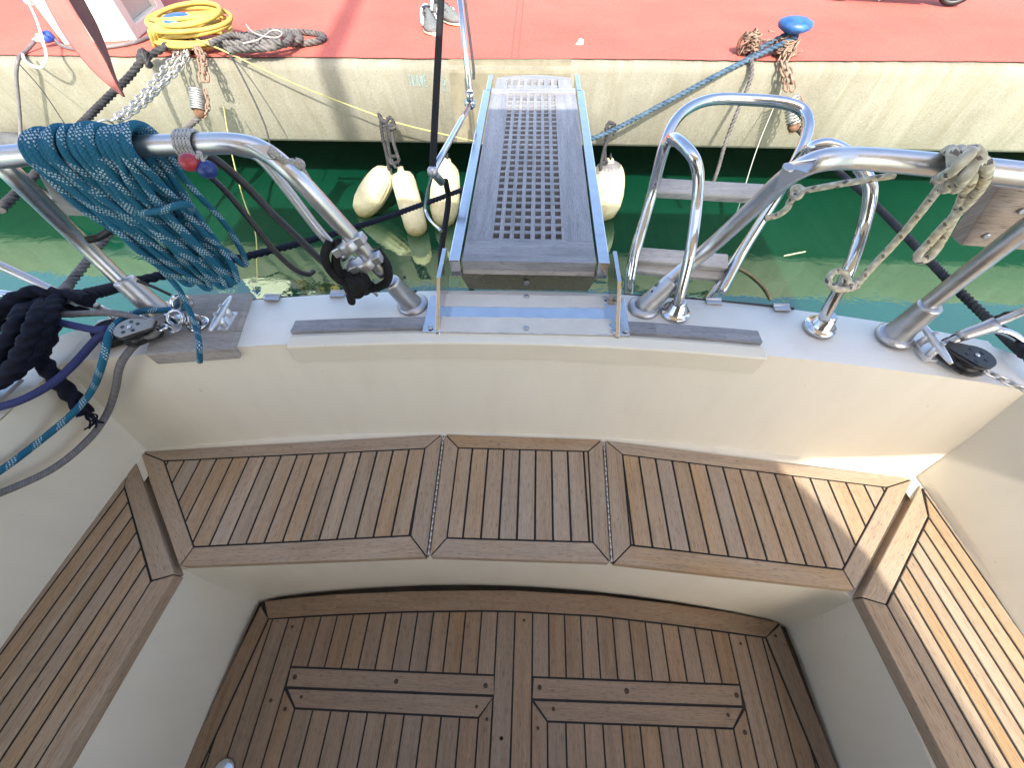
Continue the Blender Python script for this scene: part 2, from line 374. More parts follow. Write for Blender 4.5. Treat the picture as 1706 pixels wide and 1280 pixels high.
    def chain(s, path, link=.05, wire=.0055, width=.5, mi=0, spin=0.3):
        path = smooth_path(path, 10); L = [0.]
        for i in range(1, len(path)): L.append(L[-1]+(path[i]-path[i-1]).length)
        pitch = link*.72; n = max(1, int(L[-1]/pitch)); j = 0
        for k in range(n):
            d = (k+.5)*pitch
            while j < len(L)-2 and L[j+1] < d: j += 1
            q = (d-L[j])/max(1e-9, L[j+1]-L[j]); c = path[j].lerp(path[j+1], q); t = (path[j+1]-path[j]).normalized()
            u, v = frame_of(t); a = spin+(math.pi/2 if k % 2 else 0)+random.uniform(-.25, .25); w_ = u*math.cos(a)+v*math.sin(a)
            s.link(c, t, w_, link, wire, width, mi)
    def link(s, c, t, w_, link, wire, width, mi=0):
        hw = link*width*.5; hl = link*.5-hw; pts = []
        for i in range(5): an = math.pi*i/4; pts.append(c+t*(hl+math.sin(an)*hw*.95)+w_*(math.cos(an)*hw))
        for i in range(5): an = math.pi*i/4; pts.append(c-t*(hl+math.sin(an)*hw*.95)-w_*(math.cos(an)*hw))
        s.tube(pts, wire, 6, mi, closed=True)
    def build(s, name, mats, parent=None, base=None, bevel=None, subs=0, shade=None):
        me = bpy.data.meshes.new(name)
        vs = [Vector(v) for v in s.v]
        if base is None:
            xs, ys, zs = zip(*s.v); base = Vector(((min(xs)+max(xs))/2, (min(ys)+max(ys))/2, min(zs)))
        base = Vector(base)
        me.from_pydata([tuple(v-base) for v in vs], [], s.f)
        g = me.uv_layers.new(name='grain'); tl = me.uv_layers.new(name='tint')
        gu, tu = [], []
        for uv, ti in zip(s.uv, s.ti):
            for k_, q in enumerate(uv):
                gu += [q[0], q[1]]; tq = ti[k_] if isinstance(ti, list) else ti; tu += [tq[0], tq[1]]
        g.data.foreach_set('uv', gu); tl.data.foreach_set('uv', tu)
        me.polygons.foreach_set('material_index', s.mi); me.polygons.foreach_set('use_smooth', s.sm)
        for m in (mats if isinstance(mats, (list, tuple)) else [mats]): me.materials.append(MT[m] if isinstance(m, str) else m)
        me.update()
        o = bpy.data.objects.new(name, me); COL.objects.link(o)
        o['_b'] = tuple(base)
        pb = Vector((0, 0, 0))
        if parent is not None: o.parent = parent; pb = Vector(parent['_b'])
        o.location = base-pb
        if bevel:
            bm = o.modifiers.new('bevel', 'BEVEL'); bm.width = bevel; bm.segments = 2; bm.limit_method = 'ANGLE'; bm.angle_limit = R_(40); bm.harden_normals = False
        return o
def empty(name, loc, label=None, cat=None, group=None):
    o = bpy.data.objects.new(name, None); COL.objects.link(o); o.location = loc; o['_b'] = tuple(loc); o.empty_display_size = .1
    if label: tag(o, label, cat, group)
    return o
def tag(o, label, cat, group=None):
    o['label'] = label; o['category'] = cat
    if group: o['group'] = group
    return o
def struct(o, kind='structure'): o['kind'] = kind; return o
def area2(p): return sum(p[i][0]*p[(i+1) % len(p)][1]-p[(i+1) % len(p)][0]*p[i][1] for i in range(len(p)))
def ccw(p): return list(p) if area2(p) > 0 else list(p)[::-1]
def clip(poly, a, b, c):
    """keep a*x + b*y <= c"""
    out = []; n = len(poly)
    for i in range(n):
        p, q = poly[i], poly[(i+1) % n]; dp = a*p[0]+b*p[1]-c; dq = a*q[0]+b*q[1]-c
        if dp <= 0: out.append(p)
        if (dp < 0 < dq) or (dq < 0 < dp):
            s = dp/(dp-dq); out.append((p[0]+(q[0]-p[0])*s, p[1]+(q[1]-p[1])*s))
    return out
def inset(poly, d):
    poly = ccw(poly); out = poly
    for i in range(len(poly)):
        p, q = poly[i], poly[(i+1) % len(poly)]; ex, ey = q[0]-p[0], q[1]-p[1]; l = math.hypot(ex, ey)
        if l < 1e-6: continue
        nx, ny = ey/l, -ex/l
        out = clip(out, nx, ny, nx*p[0]+ny*p[1]-d)
        if len(out) < 3: return []
    return out
def px(pts, z): return [tuple(P(x, y, z)[:2]) for x, y in pts]
def tnt(): return (random.random(), random.random())
GAP = .0027
def plank(mb, poly, z, grain, th=.004, gap=GAP, mi=0, tint=None):
    q = inset(poly, gap)
    if len(q) >= 3 and abs(area2(q)) > 1e-5: mb.slab(q, z-th, z, mi, (grain[0], grain[1], 0), tint or tnt())
def strips(mb, poly, direction, start, pitch, z, n, mi=0, extra=None):
    """planks of equal width along direction, across from the line through start"""
    d = Vector((direction[0], direction[1], 0)).normalized(); nx, ny = d.y, -d.x
    c0 = nx*start[0]+ny*start[1]
    for k in range(-n, n):
        q = clip(clip(poly, nx, ny, c0+(k+1)*pitch), -nx, -ny, -(c0+k*pitch))
        if len(q) >= 3:
            for piece in (extra(q) if extra else [q]): plank(mb, piece, z, d, mi=mi)
def tb(name, mat, path, r, parent=None, seg=10, smooth=8, **kw):
    m = MB(); m.tube(smooth_path(path, smooth, kw.get('closed', False)) if smooth else path, r, seg, **kw); return m.build(name, mat, parent)
def lay_rope(name, mat, path, r, parent=None, pitch=None, smooth=None):
    """three-strand laid rope; path points in world space"""
    pitch = pitch or r*6.5
    p = smooth_path(path, 12); L = sum((p[i+1]-p[i]).length for i in range(len(p)-1)); n = max(8, min(1000, int(L/(r*.36))))
    p = resample(p, n); m = MB(); m.tube(p, r, 12, lobes=3, lay=2*math.pi/pitch, depth=.2); return m.build(name, mat, parent)
def resample(p, n):
    L = [0.]
    for i in range(1, len(p)): L.append(L[-1]+(p[i]-p[i-1]).length)
    out = []; j = 0
    for k in range(n+1):
        d = L[-1]*k/n
        while j < len(L)-2 and L[j+1] < d: j += 1
        out.append(p[j].lerp(p[j+1], (d-L[j])/max(1e-9, L[j+1]-L[j])))
    return out
def S(x, y, X):
    d = ray(x, y); return CAMP + d*(X/d.x)
def QQ(l): return [Q(*a) for a in l]
def PP(l): return [P(*a) for a in l]

# ================================================================== THE SETTING
WZ = -.37
m = MB(); m.face(m.add([(-400, -400, WZ), (400, -400, WZ), (400, 400, WZ), (-400, 400, WZ)]))
struct(m.build('water', 'water'))
QS = -.017                                             # the quay edge runs a hair off square
def qy(x): return 3.085+QS*x
QT, QB = .60, .10
# concrete quay slab with rounded arris
m = MB(); XL, XR, N = -60, 60, 120
prof = [(14, QT-.004), (.06, QT-.004), (.025, QT-.012), (.006, QT-.03), (0, QT-.06), (0, QB+.02), (.02, QB), (2.2, QB), (2.2, -1.5), (14, -1.5)]
rows = []
xs = [XL+(XR-XL)*i/N for i in range(N+1)]
for x in xs: rows.append(m.add([(x, qy(x)+d, z) for d, z in prof]))
for i in range(N):
    for j in range(len(prof)): 
        k = (j+1) % len(prof); m.face([rows[i][j], rows[i+1][j], rows[i+1][k], rows[i][k]], sm=(0 < j < 5))
quay = struct(m.build('quay', 'conc'))
# red painted walking surface, its front border slightly wavy
m = MB(); rnd = random.Random(3); front = []; 
xs = [-14+.05*i for i in range(560)]
for x in xs: front.append((x, qy(x)+.045+.006*math.sin(x*3.1)+rnd.uniform(-.006, .006), QT+.003))
a = m.add(front); b = m.add([(x, qy(x)+14, QT+.003) for x in xs])
for i in range(len(xs)-1): m.face([a[i], a[i+1], b[i+1], b[i]])
struct(m.build('pavement', 'red'))
m = MB()
for dx in (0, .045):
    xs0 = Q(850, 95, 3.1).x+dx
    m.face(m.add([(xs0, qy(xs0)+.06, QT+.0045), (xs0+.008, qy(xs0)+.06, QT+.0045), (xs0+.008, qy(xs0)+9, QT+.0045), (xs0, qy(xs0)+9, QT+.0045)]))
m.build('paving_joint', 'redjoint', bpy.data.objects['pavement'])
# darker repair patch of the concrete by the gangway
m = MB(); c0 = Q(746, 100, 3.1).x; c1 = Q(952, 100, 3.1).x
def patch(x0, x1, zt, zb, t=.004):
    lo = [(x0, qy(x0)-t, zb), (x1, qy(x1)-t, zb), (x1, qy(x1)-t, zt), (x0, qy(x0)-t, zt)]; m.face(m.add(lo))
patch(c0, c1, QT-.06, QB+.02); x0, x1 = c0, c1
m.face(m.add([(x0, qy(x0)-.004, QT-.06), (x1, qy(x1)-.004, QT-.06), (x1, qy(x1)+.021, QT-.006), (x0, qy(x0)+.021, QT-.006)]))
m.face(m.add([(x0, qy(x0)+.021, QT-.006), (x1, qy(x1)+.021, QT-.006), (x1, qy(x1)+.05, QT+.0005), (x0, qy(x0)+.05, QT+.0005)]))
m.build('repair_patch', 'conc2', quay)
# the hand-written mark TRAVE 2 on the quay face
GL = {'T': [[(0, 1), (.8, 1)], [(.4, 1), (.38, 0)]], 'R': [[(0, 0), (.04, 1), (.55, .95), (.55, .55), (.05, .5), (.6, 0)]],
      'A': [[(0, 0), (.35, 1), (.7, 0)], [(.12, .35), (.58, .35)]], 'V': [[(0, 1), (.34, 0), (.7, 1)]],
      'E': [[(.6, 1), (0, 1), (0, 0), (.6, 0)], [(0, .52), (.5, .52)]], '2': [[(0, .8), (.25, 1), (.6, .85), (.5, .5), (0, .05), (.7, .02)], [(.0, .5), (.7, .56)]]}
m = MB()
def write(txt, pxx, pyy, pxw, hgt):
    p0 = Q(pxx, pyy, 3.08); wdt = Q(pxx+pxw, pyy, 3.08).x-p0.x; adv = wdt/len(txt)
    for i, ch in enumerate(txt):
        for st in GL[ch]:
            pts = [Vector((p0.x+(i+a_*.85)*adv, 0, p0.z-hgt+b_*hgt)) for a_, b_ in st]
            for q in pts: q.y = qy(q.x)-.0045
            for s_ in range(len(pts)-1):
                A, B = pts[s_], pts[s_+1]; d = (B-A); nrm = Vector((-d.z, 0, d.x)).normalized()*.0035
                m.face(m.add([A-nrm, B-nrm, B+nrm, A+nrm][::-1])); 
write('TRAVE', 678, 126, 34, .062); write('2', 736, 132, 8, .07)
m.build('handwriting', 'ink', quay)

# ================================================================== THE YACHT
yacht = empty('sailing_yacht', (0, 0, WZ), "cream and white sailing yacht seen over its stern cockpit with teak benches", "yacht")
DZ, SZ = .78, .42
def deck_aft(x): return .785-.085*x*x-.012*x**4
def deck_in(x): return .612-.075*x*x
# -- deck moulding: aft deck, side decks, with thickness
m = MB(); n = 48; W_ = 1.12
xs = [-W_+2*W_*i/n for i in range(n+1)]
def zc(x): return DZ-.012*x*x
out_ = m.add([(x, deck_aft(x), zc(x)) for x in xs]); in_ = m.add([(x, deck_in(x), zc(x)) for x in xs])
lip = m.add([(x, deck_aft(x)+.012, zc(x)-.03) for x in xs])
for i in range(n):
    m.face([in_[i], in_[i+1], out_[i+1], out_[i]], sm=True); m.face([out_[i], out_[i+1], lip[i+1], lip[i]], sm=True)
for sgn in (-1, 1):
    inn = [(1.125, deck_in(1.12)), (1.16, .36), (1.245, .0), (1.295, -.6), (1.305, -1.6)] if sgn > 0 else [(1.125, deck_in(1.12)), (1.15, .36), (1.20, .0), (1.24, -.6), (1.25, -1.6)]
    outn = [(1.12, deck_aft(1.12)), (1.42, .50), (1.62, .12), (1.78, -.6), (1.85, -1.6)]
    inn[0] = (1.12, deck_in(1.12))
    A = m.add([(sgn*x, y, zc(x)) for x, y in inn]); B = m.add([(sgn*x, y, zc(x)-.01) for x, y in outn]); C_ = m.add([(sgn*(x+.012), y+.01, zc(x)-.05) for x, y in outn])
    for i in range(4):
        q = [A[i], B[i], B[i+1], A[i+1]]; r = [B[i], C_[i], C_[i+1], B[i+1]]
        if sgn < 0: q, r = q, r
        else: q, r = q[::-1], r[::-1]
        m.face(q, sm=True); m.face(r, sm=True)
m.build('deck', 'deck', yacht)
# -- hull below the deck
m = MB(); ol = [(-1.85, -1.6), (-1.78, -.6), (-1.62, .12), (-1.42, .5)]+[(x, deck_aft(x)) for x in xs[2:-2:4]]+[(1.42, .5), (1.62, .12), (1.78, -.6), (1.85, -1.6)]
lv = [(.745, 1.0, .0), (.55, .99, -.03), (.1, .95, -.12), (-.37, .86, -.26), (-.6, .75, -.40)]
rw = [m.add([(x*s, y+dy, z) for x, y in ol]) for z, s, dy in lv]
for a, b in zip(rw, rw[1:]):
    for i in range(len(ol)-1): m.face([a[i], b[i], b[i+1], a[i+1]], sm=True)
m.build('hull', 'gel', yacht)
# -- coaming: the sloping inner faces round the cockpit
BW = 1.145
bot = [(-1.245, -1.6), (-1.235, -.6), (-1.20, .0), (-1.165, .425)]+[(x, .545-.072*x*x) for x in [-1.1+2.2*i/30 for i in range(31)]]+[(1.125, .437), (1.174, .0), (1.205, -.6), (1.215, -1.6)]
top = [(-1.25, -1.6), (-1.24, -.6), (-1.20, .0), (-1.15, .36)]+[(x*1.016, deck_in(x*1.016)) for x in [-1.1+2.2*i/30 for i in range(31)]]+[(1.16, .36), (1.245, .0), (1.295, -.6), (1.305, -1.6)]
bot[3] = (-1.15, .447); top[3] = (-1.12, deck_in(1.12)); bot[-4] = (1.13, .447); top[-4] = (1.12, deck_in(1.12))
bot.insert(4, (-1.13, .452)); top.insert(4, (-1.119, deck_in(1.119))); bot.insert(-4, (1.118, .452)); top.insert(-4, (1.119, deck_in(1.119)))
m = MB()
prof = [(-1, SZ-.008, 0), (0, SZ-.004, 0), (.05, SZ+.012, .0), (.08, SZ+.024, .004), (.5, (SZ+DZ)/2, .0), (.90, DZ-.035, 0), (.975, DZ-.010, .006), (1, DZ, .0)]
rw = []
for f, z, e in prof:
    if f < 0: rw.append(m.add([(b[0]*.955, b[1]-.035, z) for b in bot])); continue
    rw.append(m.add([(b[0]*(1-f)+t_[0]*f, b[1]*(1-f)+t_[1]*f, z-(.012*t_[0]**2 if f > .85 else 0)) for b, t_ in zip(bot, top)]))
for a, b in zip(rw, rw[1:]):
    for i in range(len(bot)-1): m.face([a[i], a[i+1], b[i+1], b[i]][::-1], sm=True)
coam = m.build('coaming', 'gel', yacht)
mod = coam.modifiers.new('edge', 'EDGE_SPLIT'); mod.split_angle = R_(42)
# raised lip round the teak strip
m = MB()
lipx = [Q(487, 575, .595).x, Q(1275, 600, .58).x]
pth = [(x, deck_in(x)-.004, zc(x)+.0) for x in [lipx[0]+(lipx[1]-lipx[0])*i/20 for i in range(21)]]
a = m.add([(x, y-.010, z-.055) for x, y, z in pth]); b = m.add([(x, y-.010, z+.004) for x, y, z in pth]); c = m.add([(x, y+.022, z+.008) for x, y, z in pth]); d = m.add([(x, y+.034, z-.004) for x, y, z in pth])
for i in range(20):
    for A, B in ((a, b), (b, c), (c, d)): m.face([A[i], A[i+1], B[i+1], B[i]], sm=False)
m.face([a[0], b[0], c[0], d[0]]); m.face([d[-1], c[-1], b[-1], a[-1]])
m.build('deck_lip', 'gel', yacht, bevel=.004)
# -- seat base: cream fronts down to the well
m = MB()
fb = [(.94, -1.6), (.925, -.6), (.885, .0), (.868, .128)]
frT = [(-x-.02, y) for x, y in fb]+[(x, .205-.062*x*x) for x in [-.80+1.6*i/24 for i in range(25)]]+[(x-.035, y) for x, y in fb[::-1]]
sole_half = [(.955, -1.6), (.940, -.6), (.912, .0), (.900, .086)]
frB = [(-x, y) for x, y in sole_half]+[(x, .172-.098*x*x) for x in [-.83+1.66*i/24 for i in range(25)]]+[(x-.012, y) for x, y in sole_half[::-1]]
a = m.add([(x, y, SZ-.034) for x, y in frT]); b = m.add([(x, y, .05) for x, y in [(p[0]*.93+q[0]*.07, p[1]*.93+q[1]*.07) for p, q in zip(frB, frT)]]); c = m.add([(x, y, -.035) for x, y in frB])
for A, B in ((c, b), (b, a)):
    for i in range(len(frT)-1): m.face([A[i], A[i+1], B[i+1], B[i]][::-1], sm=True)

outr = m.add([(x*1.4, y+(.42 if abs(x) < .83 else .0 if y < .1 else .2), SZ-.0345) for x, y in frT])
for i in range(len(frT)-1): m.face([a[i], a[i+1], outr[i+1], outr[i]][::-1])
sb = m.build('seat_base', 'gel', yacht); mod = sb.modifiers.new('edge', 'EDGE_SPLIT'); mod.split_angle = R_(40)
m = MB(); m.slab([(-1.05, -1.6), (1.05, -1.6), (1.05, .3), (-1.05, .3)], -.05, -.034); m.build('well_floor', 'wellshade', yacht)
# forward bulkhead of the cockpit (behind the camera)
m = MB(); m.box((0, -1.62, .4), (1.3, 0, 0), (0, .02, 0), (0, 0, .5)); m.build('bulkhead', 'gel', yacht)
m = MB(); m.box((0, -2.62, .84), (1.25, 0, 0), (0, .97, 0), (0, 0, .10)); m.build('coachroof', 'deck', yacht, bevel=.04)
m = MB(); m.box((-.24, -1.70, 1.60), (1.22, 0, 0), (0, .004, 0), (0, 0, .66)); m.build('light_block_curtain', 'sailcloth', yacht)  # unseen curtain, added to block forward light and darken the well

# -- stern bench: three hinged teak panels
def bench(outer, inner, pitch, grain, name, start, ndir=(0, 1)):
    o, i = px(outer, SZ), px(inner, SZ); mb = MB()
    mb.slab(inset(o, .005), SZ-.034, SZ-.003, 1)                     # core with black caulking on top
    k = len(o); cx = sum(p[0] for p in o)/k; cy = sum(p[1] for p in o)/k
    for a in range(k):
        b = (a+1) % k; d = (o[b][0]-o[a][0], o[b][1]-o[a][1]); q = inset([o[a], o[b], i[b], i[a]], GAP*.6)
        if q: mb.slab(q, SZ-.036, SZ, 0, (d[0], d[1], 0), tnt())
    strips(mb, i, ndir, start, pitch, SZ, 30)
    return mb.build(name, ['teak', 'caulk'], yacht, bevel=.0016)
pit = .0478
bL = bench([(232, 752), (737, 723), (711, 929), (298, 945)], [(272, 768), (708, 747), (684, 893), (322, 912)], pit, 0, 'bench_panel', px([(708, 747)], SZ)[0])
bC = bench([(741, 723), (1004, 732), (1018, 939), (715, 929)], [(763, 746), (980, 752), (988, 904), (744, 897)], pit, 0, 'bench_panel', px([(866, 749)], SZ)[0])
bR = bench([(1008, 733), (1523, 798), (1425, 985), (1021, 940)], [(1037, 757), (1479, 812), (1405, 950), (1051, 909)], pit, 0, 'bench_panel', px([(1037, 757)], SZ)[0])
for pr, (a, b) in ((bL, ((739, 726), (713.5, 926))), (bR, ((1006, 736), (1019, 937)))):
    A, B = P(*a, SZ+.001), P(*b, SZ+.001); mb = MB(); nseg = 22
    for i in range(nseg):
        s0, s1 = i/nseg, (i+.95)/nseg; mb.tube([A.lerp(B, s0), A.lerp(B, s1)], .0024, 8)
    mb.build('hinge', 'cast', pr)
# -- side benches
def side_bench(front, outer, aft_border, inner_seam, s_aft, nplank, sgn):
    mb = MB()
    A0, A1 = Vector(px([front[0]], SZ)[0]), Vector(px([front[1]], SZ)[0]); fd = (A1-A0).normalized()
    O0, O1 = Vector(px([outer[0]], SZ)[0]), Vector(px([outer[1]], SZ)[0]); od = (O1-O0).normalized()
    F = A0+fd*1.5; O = O0+od*1.55
    foot = [tuple(O0), tuple(A0), tuple(F), tuple(O)]
    mb.slab(inset(foot, .005), SZ-.034, SZ-.003, 1)
    q = px(aft_border, SZ); d = (q[1][0]-q[0][0], q[1][1]-q[0][1])
    qq = inset(q, GAP*.6); mb.slab(qq, SZ-.036, SZ, 0, (d[0], d[1], 0), tnt())
    I0, I1 = Vector(px([inner_seam[0]], SZ)[0]), Vector(px([inner_seam[1]], SZ)[0]); idr = (I1-I0).normalized()
    # front border
    fr = [tuple(q[1]), tuple(F), tuple(I0+idr*1.5), tuple(I0)]
    fr = inset(fr, GAP*.6); mb.slab(fr, SZ-.036, SZ, 0, (idr.x, idr.y, 0), tnt())
    S0 = Vector(px([s_aft], SZ)[0])                   # where the outermost plank seam starts on the aft border
    rest = [tuple(O0), tuple(S0), tuple(I0), tuple(I0+idr*1.5), tuple(O)]
    nx, ny = idr.y, -idr.x; w0 = nx*S0.x+ny*S0.y; w1 = nx*I0.x+ny*I0.y; pitch = abs(w1-w0)/nplank
    base = I0
    field = rest
    strips(mb, field, idr, tuple(base), pitch, SZ, 14)
    return mb.build('side_bench', ['teak', 'caulk'], yacht, bevel=.002)
sbl = side_bench(((291, 958), (100, 1280)), ((219, 756), (0, 1008)), [(221, 754), (292, 957), (252, 968), (206, 809)], ((251, 969), (58, 1280)), (207, 812), 6, -1)
sbr = side_bench(((1435, 998), (1580, 1280)), ((1537, 806), (1706, 1040)), [(1534, 806), (1434, 995), (1477, 1008), (1547, 861)], ((1477, 1008), (1626, 1280)), (1547, 861), 7, 1)
sbr['label'] = "right-hand teak bench half in sunlight"; sbl['label'] = "left-hand teak bench in shade"

# -- cockpit sole
mb = MB(); ZS = 0.0
arc_o = [(441, 1003), (500, 996), (560, 991), (680, 986), (800, 984.5), (860, 985), (1000, 993), (1120, 1007), (1220, 1022), (1298, 1038)]
arc_i = [(447, 1031), (500, 1027), (560, 1023.5), (680, 1018.5), (800, 1017), (860, 1018), (1000, 1026), (1120, 1040), (1200, 1051), (1276, 1062)]
ao, ai = px(arc_o, ZS), px(arc_i, ZS)
def ext(p, q, L):
    d = (Vector(q)-Vector(p)).normalized(); return tuple(Vector(p)+d*L)
lo0, lo1 = px([(434, 1008), (302, 1280)], ZS); ro0, ro1 = px([(1300, 1040), (1396, 1280)], ZS)
li0, li1 = px([(447, 1031), (334, 1280)], ZS); ri0, ri1 = px([(1276, 1062), (1365, 1280)], ZS)
LO, RO = ext(lo0, lo1, 1.4), ext(ro0, ro1, 1.4); LI, RI = ext(li0, li1, 1.38), ext(ri0, ri1, 1.38)
mb.slab(ao+[RO, LO], ZS-.026, ZS-.003, 1)
# aft border in three lengths, the outer two mitred
def border(i0, i1, t=None):
    q = ao[i0:i1+1]+ai[i0:i1+1][::-1]; q = ccw(q)
    mb.slab(q, ZS-.027, ZS, 0, (1, -.0, 0), t or tnt())
for i in range(len(ao)-1): border(i, i+1, (.45, .6))
mb.slab(inset([lo0, li0, LI, LO], GAP), ZS-.027, ZS, 0, (0, 1, 0), tnt()); mb.slab(inset([ro0, ri0, RI, RO], GAP), ZS-.027, ZS, 0, (0, 1, 0), tnt())
dR = .0022
aii = [(p[0], p[1]-.003) for p in ai]
field = [(li0[0]+.002, li0[1]-.001)]+aii[1:-1]+[(ri0[0]-.002, ri0[1]-.001), RI, LI]
pl = .0585
xc = px([(858, 1030)], ZS)[0][0]
# hatches (two lift-out panels)
hl = px([(484, 1112), (824, 1126), (824, 1160), (476, 1146)], ZS); hr = px([(888, 1129), (1233, 1142), (1238, 1178), (886, 1166)], ZS)
tl_ = px([(477, 1147), (824, 1161), (797, 1197), (491, 1181)], ZS); tr_ = px([(887, 1167), (1239, 1179), (1222, 1215), (912, 1203)], ZS)
for q in (hl, hr, tl_, tr_): mb.slab(inset(q, GAP), ZS-.004, ZS+.0002, 0, (1, 0, 0), (.75, .2))
HL = (xc-pl-12*.0575-.002, xc-pl); 
lx0, lx1 = hl[0][0], hl[1][0]; rx0, rx1 = hr[0][0], hr[1][0]
def cut(hx, btop, bot_, side):
    """pieces of a plank strip around a hatch"""
    def f(q):
        cx = sum(p[0] for p in q)/len(q)
        out = []
        a, b = Vector(btop[0]), Vector(btop[1]); e = (b-a); nx, ny = -e.y, e.x; l = math.hypot(nx, ny); nx, ny = nx/l, ny/l   # normal to +Y
        if ny < 0: nx, ny = -nx, -ny
        out.append(clip(q, -nx, -ny, -(nx*a.x+ny*a.y)))
        a2, b2 = Vector(bot_[3]), Vector(bot_[2]); e = b2-a2; mx, my = -e.y, e.x; l = math.hypot(mx, my); mx, my = mx/l, my/l
        if my < 0: mx, my = -mx, -my
        lowp = clip(q, mx, my, mx*a2.x+my*a2.y)
        out.append(lowp); return [o for o in out if len(o) >= 3]
    return f
# centre pair of planks
for k in (-1, 0):
    q = clip(clip(field, 1, 0, xc+(k+1)*pl), -1, 0, -(xc+k*pl)); plank(mb, q, ZS, (0, 1))
# planks of left and right fields
for side in (-1, 1):
    e0 = xc+side*pl; hx = (lx0, lx1) if side < 0 else (rx0, rx1); bt = hl if side < 0 else hr; bo = tl_ if side < 0 else tr_
    fn = cut(hx, bt, bo, side)
    xin = bo[2][0] if side < 0 else bo[3][0]; xout = bo[3][0] if side < 0 else bo[2][0]
    xo = hx[0] if side < 0 else hx[1]
    n_in = 13
    wp = abs(xo-e0)/12.0
    for k in range(20):
        a, b = e0+side*wp*k, e0+side*wp*(k+1); lo, hi = min(a, b), max(a, b)
        q = clip(clip(field, 1, 0, hi), -1, 0, -lo)
        if len(q) < 3: continue
        if k < 12:
            pcs = fn(q)
            plank(mb, pcs[0], ZS, (0, 1))
        else: plank(mb, q, ZS, (0, 1))
    # the lift-out panel below the cross boards: side stiles and short planks
    lowf = clip(field, 0, 1, max(bo[0][1], bo[1][1])-.0)
    s_in = [(e0, bo[1 if side < 0 else 0][1]), (xin, bo[2 if side < 0 else 3][1]), (xin, -1.3), (e0, -1.3)]
    s_out = [(xo, bo[0 if side < 0 else 1][1]), (xout, bo[3 if side < 0 else 2][1]), (xout, -1.3), (xo, -1.3)]
    plank(mb, s_in, ZS, (0, 1)); plank(mb, s_out, ZS, (0, 1))
    nn = 10; wq = (xout-xin)/nn
    for k in range(nn):
        a, b = xin+wq*k, xin+wq*(k+1); lo, hi = min(a, b), max(a, b)
        q = [(lo, .2), (hi, .2), (hi, -1.3), (lo, -1.3)]; q = fn(ccw(q)); plank(mb, q[-1], ZS, (0, 1))
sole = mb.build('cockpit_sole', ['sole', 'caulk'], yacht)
# screw holes and bungs in the sole
mb = MB()
for x, y, r in [(491, 1129, .009), (660, 1136, .009), (809, 1143, .009), (502, 1162, .006), (794, 1178, .006), (451, 1168, .007), (475, 1182, .007), (811, 1199, .006), (899, 1146, .009), (1044, 1152, .01), (1227, 1159, .009), (922, 1182, .007), (1213, 1192, .007), (835, 1231, .006), (836, 1231, .006), (1241, 1221, .008), (896, 1214, .006), (1292, 1060, .006), (1234, 1073, .006), (487, 1045, .006), (873, 1034, .006)]:
    mb = MB(); mb.lathe([(r*.75, 0), (r*.75, .0007)], P(x, y, ZS+.0006), (0, 0, 1), 14); mb.build('bung', 'bung', sole)
mb = MB(); mb.lathe([(.03, 0), (.03, .006), (.024, .012), (.010, .016), (0, .017)], P(374, 1286, ZS), (0, 0, 1), 24); mb.build('latch', 'steel', sole)

# -- teak strip behind the raised lip, in two visible lengths
def strip(p0, p1, wfront, name='teak_strip'):
    mb = MB(); nn = 14
    tp, bt = [], []
    for i in range(nn+1):
        s = i/nn; x = p0*(1-s)+p1*s; tp.append((x, deck_in(x)+.066, 0)); bt.append((x, deck_in(x)+.03, 0))
    for i in range(nn):
        q = [bt[i], bt[i+1], tp[i+1], tp[i]]
        mb.prism([(a[0], a[1], zc(a[0])-.002) for a in q], [(a[0], a[1], zc(a[0])+.012) for a in q], 0, (1, 0, 0), (.5, .5))
    return mb.build(name, 'gangteak', yacht)
strip(P(490, 548, DZ).x, P(1268, 575, DZ).x, 0)
# deck edge hinges and the black seam of the fold-down stern door
mb = MB()
for x0, x1 in ((420, 700), (1040, 1320)):
    X0, X1 = P(x0, 490, DZ).x, P(x1, 505, DZ).x; pts = [Vector((X0+(X1-X0)*i/10, deck_aft(X0+(X1-X0)*i/10)+.003, zc(X0)-.004)) for i in range(11)]
    mb = MB(); mb.tube(pts, .004, 6); mb.build('door_seal', 'rubber', yacht)
for x, y in ((459, 490), (566, 486), (1301, 515), (1187, 501)):
    c = P(x, y, DZ-.003); c.y = deck_aft(c.x); mb = MB()
    mb.box(c+Vector((0, -.006, .003)), (.020, 0, 0), (0, .008, 0), (0, 0, .003)); mb.tube([c+Vector((-.02, .004, .004)), c+Vector((.02, .004, .004))], .005, 8)
    mb.build('door_hinge', 'cast', yacht, bevel=.001)

# -- pushpit rails
def rail_part(name, path, r, parent, mat='rail', sm=8, seg=16): return tb(name, mat, path, r, parent, seg, sm)
RZ = 1.175
# left
lb1, lb0 = P(688, 508, DZ), P(266, 522, DZ)
knee_l = P(430, 247, RZ)
lr = rail_part('stern_rail', [P(-420, 300, RZ), P(-180, 282, RZ), P(0, 262, RZ), P(180, 247, RZ), P(330, 240, RZ), P(395, 240, RZ), P(440, 252, RZ-.012), P(490, 292, 1.13), P(560, 366, 1.04), P(640, 455, .895)], .0172, yacht)
lr['label'] = "left stern rail of alloy tube hung with rope"
rail_part('post', [P(-4, 266, RZ-.005), P(120, 388, .985), P(225, 490, .83)], .0172, lr, sm=4)
def base_socket(p, d, parent, L=.13, r0=.0245, flange=True):
    d = Vector(d).normalized(); mb = MB()
    mb.lathe([(r0*1.12, -.01), (r0*1.10, .012), (r0*1.0, .03), (r0*.90, L-.006), (r0*.90, L-.004), (r0*.84, L), (.012, L+.001)], p, d, 20)
    if flange: mb.lathe([(.040, -.004), (.040, .004), (.034, .010), (.024, .012)], p, (0, 0, 1), 24)
    return mb.build('post_base', 'cast', parent)
